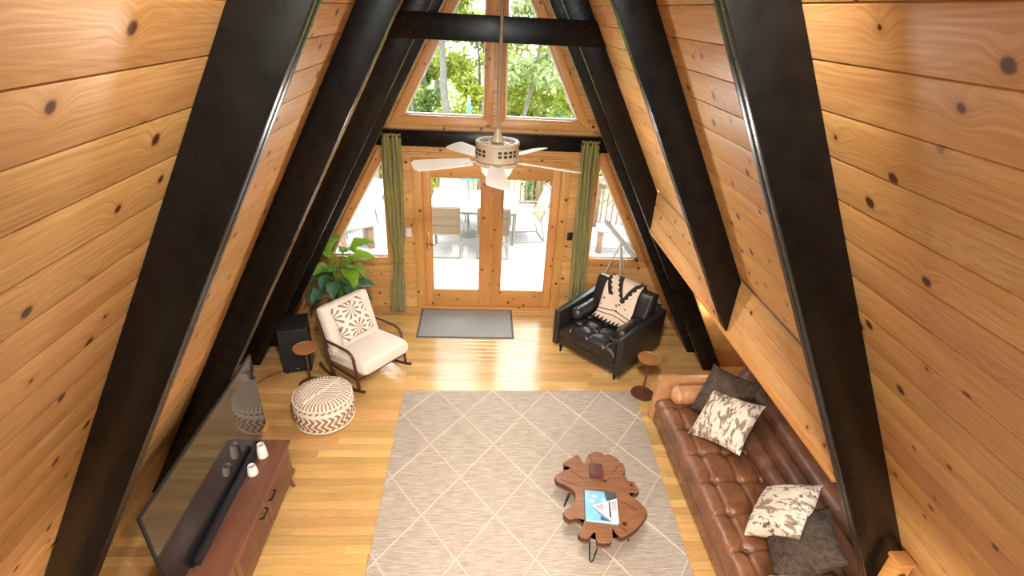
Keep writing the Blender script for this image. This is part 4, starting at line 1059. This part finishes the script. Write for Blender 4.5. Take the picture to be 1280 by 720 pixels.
def patio_chair(loc, rz, label):
    c = thing('patio_chair', label, 'chair', loc, rz, 'sling chairs around the patio table')
    W_ = .27
    # front is -y
    obj('seat_sling', prism(B(), [(-.26, .42), (.16, .39), (.20, .40), (.20, .41), (.16, .40), (-.26, .43)], -W_+.01, W_-.01, 'X'), 'tan_sling', c)
    obj('back_sling', prism(B(), [(.18, .41), (.40, .96), (.39, .97), (.17, .42)], -W_+.01, W_-.01, 'X'), 'tan_sling', c)
    for z, y in ((.60, .265), (.78, .337)): obj('back_seam', tube(B(), [(-W_, y, z), (W_, y, z)], .006, 6), 'alu', c)
    for sg in (1, -1):
        x = sg*W_
        obj('side_frame', tube(B(), [(x, .41, .99), (x, .19, .42), (x, .12, .39), (x, -.27, .42)], .013, 8), 'alu', c)
        obj('leg_frame', tube(B(), [(x, .28, .02), (x, -.26, .02), (x, -.31, .06), (x, -.30, .60), (x, -.22, .64), (x, .28, .63)], .012, 8), 'alu', c)
        obj('rear_leg', tube(B(), [(x, .28, .02), (x, .20, .42)], .012, 8), 'alu', c)
    obj('top_bar', tube(B(), [(-W_, .41, .99), (W_, .41, .99)], .013, 8), 'alu', c)
    obj('floor_bar', tube(B(), [(-W_, .28, .02), (W_, .28, .02)], .012, 8), 'alu', c)
    return c
patio_chair((-.74, 8.68, ZD), PI, 'tan sling chair with its back to the left patio door')
patio_chair((.10, 8.68, ZD), PI, 'tan sling chair with its back to the middle of the doors')
patio_chair((.78, 9.45, ZD), math.radians(-80), 'sling chair at the right end of the patio table')
patio_chair((-.70, 10.42, ZD), 0, 'sling chair on the far side of the patio table')
def bench(loc, rz, L, label):
    b_ = thing('deck_bench', label, 'bench', loc, rz, 'timber benches on the deck')
    for i in range(3): obj('seat_board', ab(B(), -L/2, L/2, -.20+.135*i, -.075+.135*i, .42, .46, .006), 'deck_wood', b_)
    for x in (-L/2+.1, L/2-.1):
        obj('leg', ab(B(), x-.05, x+.05, -.17, .17, 0, .42, .006), 'rail_wood', b_)
    return b_
bench((2.55, 8.85, ZD), math.radians(-12), 1.1, 'timber bench outside the right side window')
bench((-2.35, 8.75, ZD), math.radians(30), .7, 'short timber bench outside the left side window')
lg = thing('sun_lounger', 'blue sling lounger on the deck outside the left side window', 'lounger', (-2.55, 9.9, ZD), math.radians(-25))
obj('seat_sling', prism(B(), [(-.9, .30), (.25, .30), (.70, .75), (.69, .765), (.24, .315), (-.9, .315)], -.28, .28, 'X'), 'blue_sling', lg)
for sg in (1, -1):
    obj('side_frame', tube(B(), [(sg*.29, -.92, .30), (sg*.29, .25, .30), (sg*.29, .72, .77)], .014, 8), 'alu', lg)
    for y in (-.75, .2): obj('leg', tube(B(), [(sg*.29, y, .30), (sg*.29, y+.05, .0)], .013, 8), 'alu', lg)
# ------------------------------------------------------------------ trees beyond the deck
def tree(x, y, h, cr, mat, n, label, zb=-3.5, tr=.12, size=.13, lowf=.25, seed=0):
    rr = random.Random(seed); rn = np.random.default_rng(seed)
    t = thing('tree', label, 'tree', (x, y, zb), 0, 'trees beyond the deck')
    pts = [Vector((rr.uniform(-.05, .05)*i, rr.uniform(-.05, .05)*i, h*i/7)) for i in range(8)]
    obj('trunk', tube(B(), pts, [tr*(1-.85*i/7) for i in range(8)], 9), 'trunk_bark', t, ang=80)
    cs = []
    bm = B()
    for k in range(15):
        f = lowf+(.97-lowf)*rr.random(); i = min(6, int(f*7)); p = pts[i].lerp(pts[i+1], f*7-i)
        a = rr.uniform(0, 2*PI); r = cr*rr.uniform(.45, 1)*(1.15-.6*f); e = p+Vector((math.cos(a)*r, math.sin(a)*r, rr.uniform(-.1, .35)*r))
        tube(bm, [p, p.lerp(e, .5)+Vector((0, 0, .10*r)), e], [tr*.32*(1.2-f), tr*.2*(1.2-f), .012], 5); cs += [(e, r*.55), (p.lerp(e, .6), r*.5), (p.lerp(e, .8)+Vector((0, 0, -.15*r)), r*.45)]
    b_ = obj('branches', bm, 'trunk_bark', t, ang=80)
    C = np.array([c[0][:] for c in cs]); Rr = np.array([c[1] for c in cs]); idx = rn.integers(0, len(cs), n)
    d = rn.normal(size=(n, 3)); d /= np.linalg.norm(d, axis=1)[:, None]
    P_ = C[idx]+d*(Rr[idx]*rn.random(n)**.5)[:, None]*np.array([1, 1, .75])
    u = rn.normal(size=(n, 3)); u /= np.linalg.norm(u, axis=1)[:, None]
    w = np.cross(u, rn.normal(size=(n, 3))); w /= np.linalg.norm(w, axis=1)[:, None]
    s = size*rn.uniform(.55, 1.25, n)[:, None]
    q = np.stack([P_-u*s*.6, P_+w*s*.32, P_+u*s*.6, P_-w*s*.32], 1).reshape(-1, 3)
    me = bpy.data.meshes.new('foliage'); me.from_pydata(q.tolist(), [], np.arange(4*n).reshape(-1, 4).tolist()); me.materials.append(MT[mat])
    fo = link('foliage', me, t); fo['kind'] = 'stuff'
    return t
TR = [(-.86, 13.0, 9.5, 1.7, 'leaf_yellow', 5200, 'grey-trunked tree seen in the left upper window', .17),
      (-2.0, 15.6, 8.0, 1.6, 'leaf_green', 4200, 'slim tree at the outer edge of the left upper window', .11),
      (1.05, 13.3, 8.5, 1.5, 'leaf_pale', 3800, 'pale slender tree seen in the right upper window', .10),
      (.35, 17.5, 10, 2.2, 'leaf_yellow', 5200, 'yellow-green tree behind the centre post of the upper windows', .15),
      (2.9, 16.2, 9.5, 2.0, 'leaf_yellow', 5200, 'yellow-green tree at the right of the upper windows', .15),
      (-3.6, 17.5, 10, 2.3, 'leaf_yellow', 5200, 'broad yellow-green tree at the left beyond the deck', .17),
      (-5.6, 14.5, 9, 2.0, 'leaf_green', 4200, 'mid-green tree left of the deck railing', .15),
      (5.2, 15.0, 9.5, 2.2, 'leaf_green', 4600, 'mid-green tree behind the angled railing on the right', .16),
      (3.9, 12.6, 6.0, 1.5, 'leaf_yellow', 4200, 'low yellow-green tree just beyond the angled railing', .10),
      (1.9, 13.4, 5.2, 1.3, 'leaf_green', 3800, 'low green tree behind the right patio door railing', .08),
      (-.5, 13.2, 4.6, 1.2, 'leaf_yellow', 3000, 'low yellow-green tree behind the umbrella', .08),
      (-3.0, 13.4, 5.0, 1.4, 'leaf_yellow', 3800, 'low yellow-green tree behind the left railing', .08),
      (-1.7, 20.5, 11, 2.6, 'leaf_pale', 4600, 'tall pale tree farthest back on the left', .18),
      (2.0, 21.0, 11, 2.6, 'leaf_pale', 4600, 'tall pale tree farthest back on the right', .18),
      (-1.75, 16.3, 9.5, 1.9, 'leaf_yellow', 6500, 'leafy yellow-green tree filling the left upper window', .12),
      (-.25, 15.4, 8.6, 1.5, 'leaf_yellow', 5200, 'leafy tree just left of the centre post of the upper windows', .09),
      (1.9, 17.6, 9.8, 2.0, 'leaf_yellow', 6000, 'leafy yellow-green tree filling the right upper window', .12)]
for k, (x, y, h, cr, m, n, lab, trr) in enumerate(TR): tree(x, y, h, cr, m, int(n*1.35), lab, tr=trr, seed=100+k, lowf=.66 if k in (0, 2) else .25)
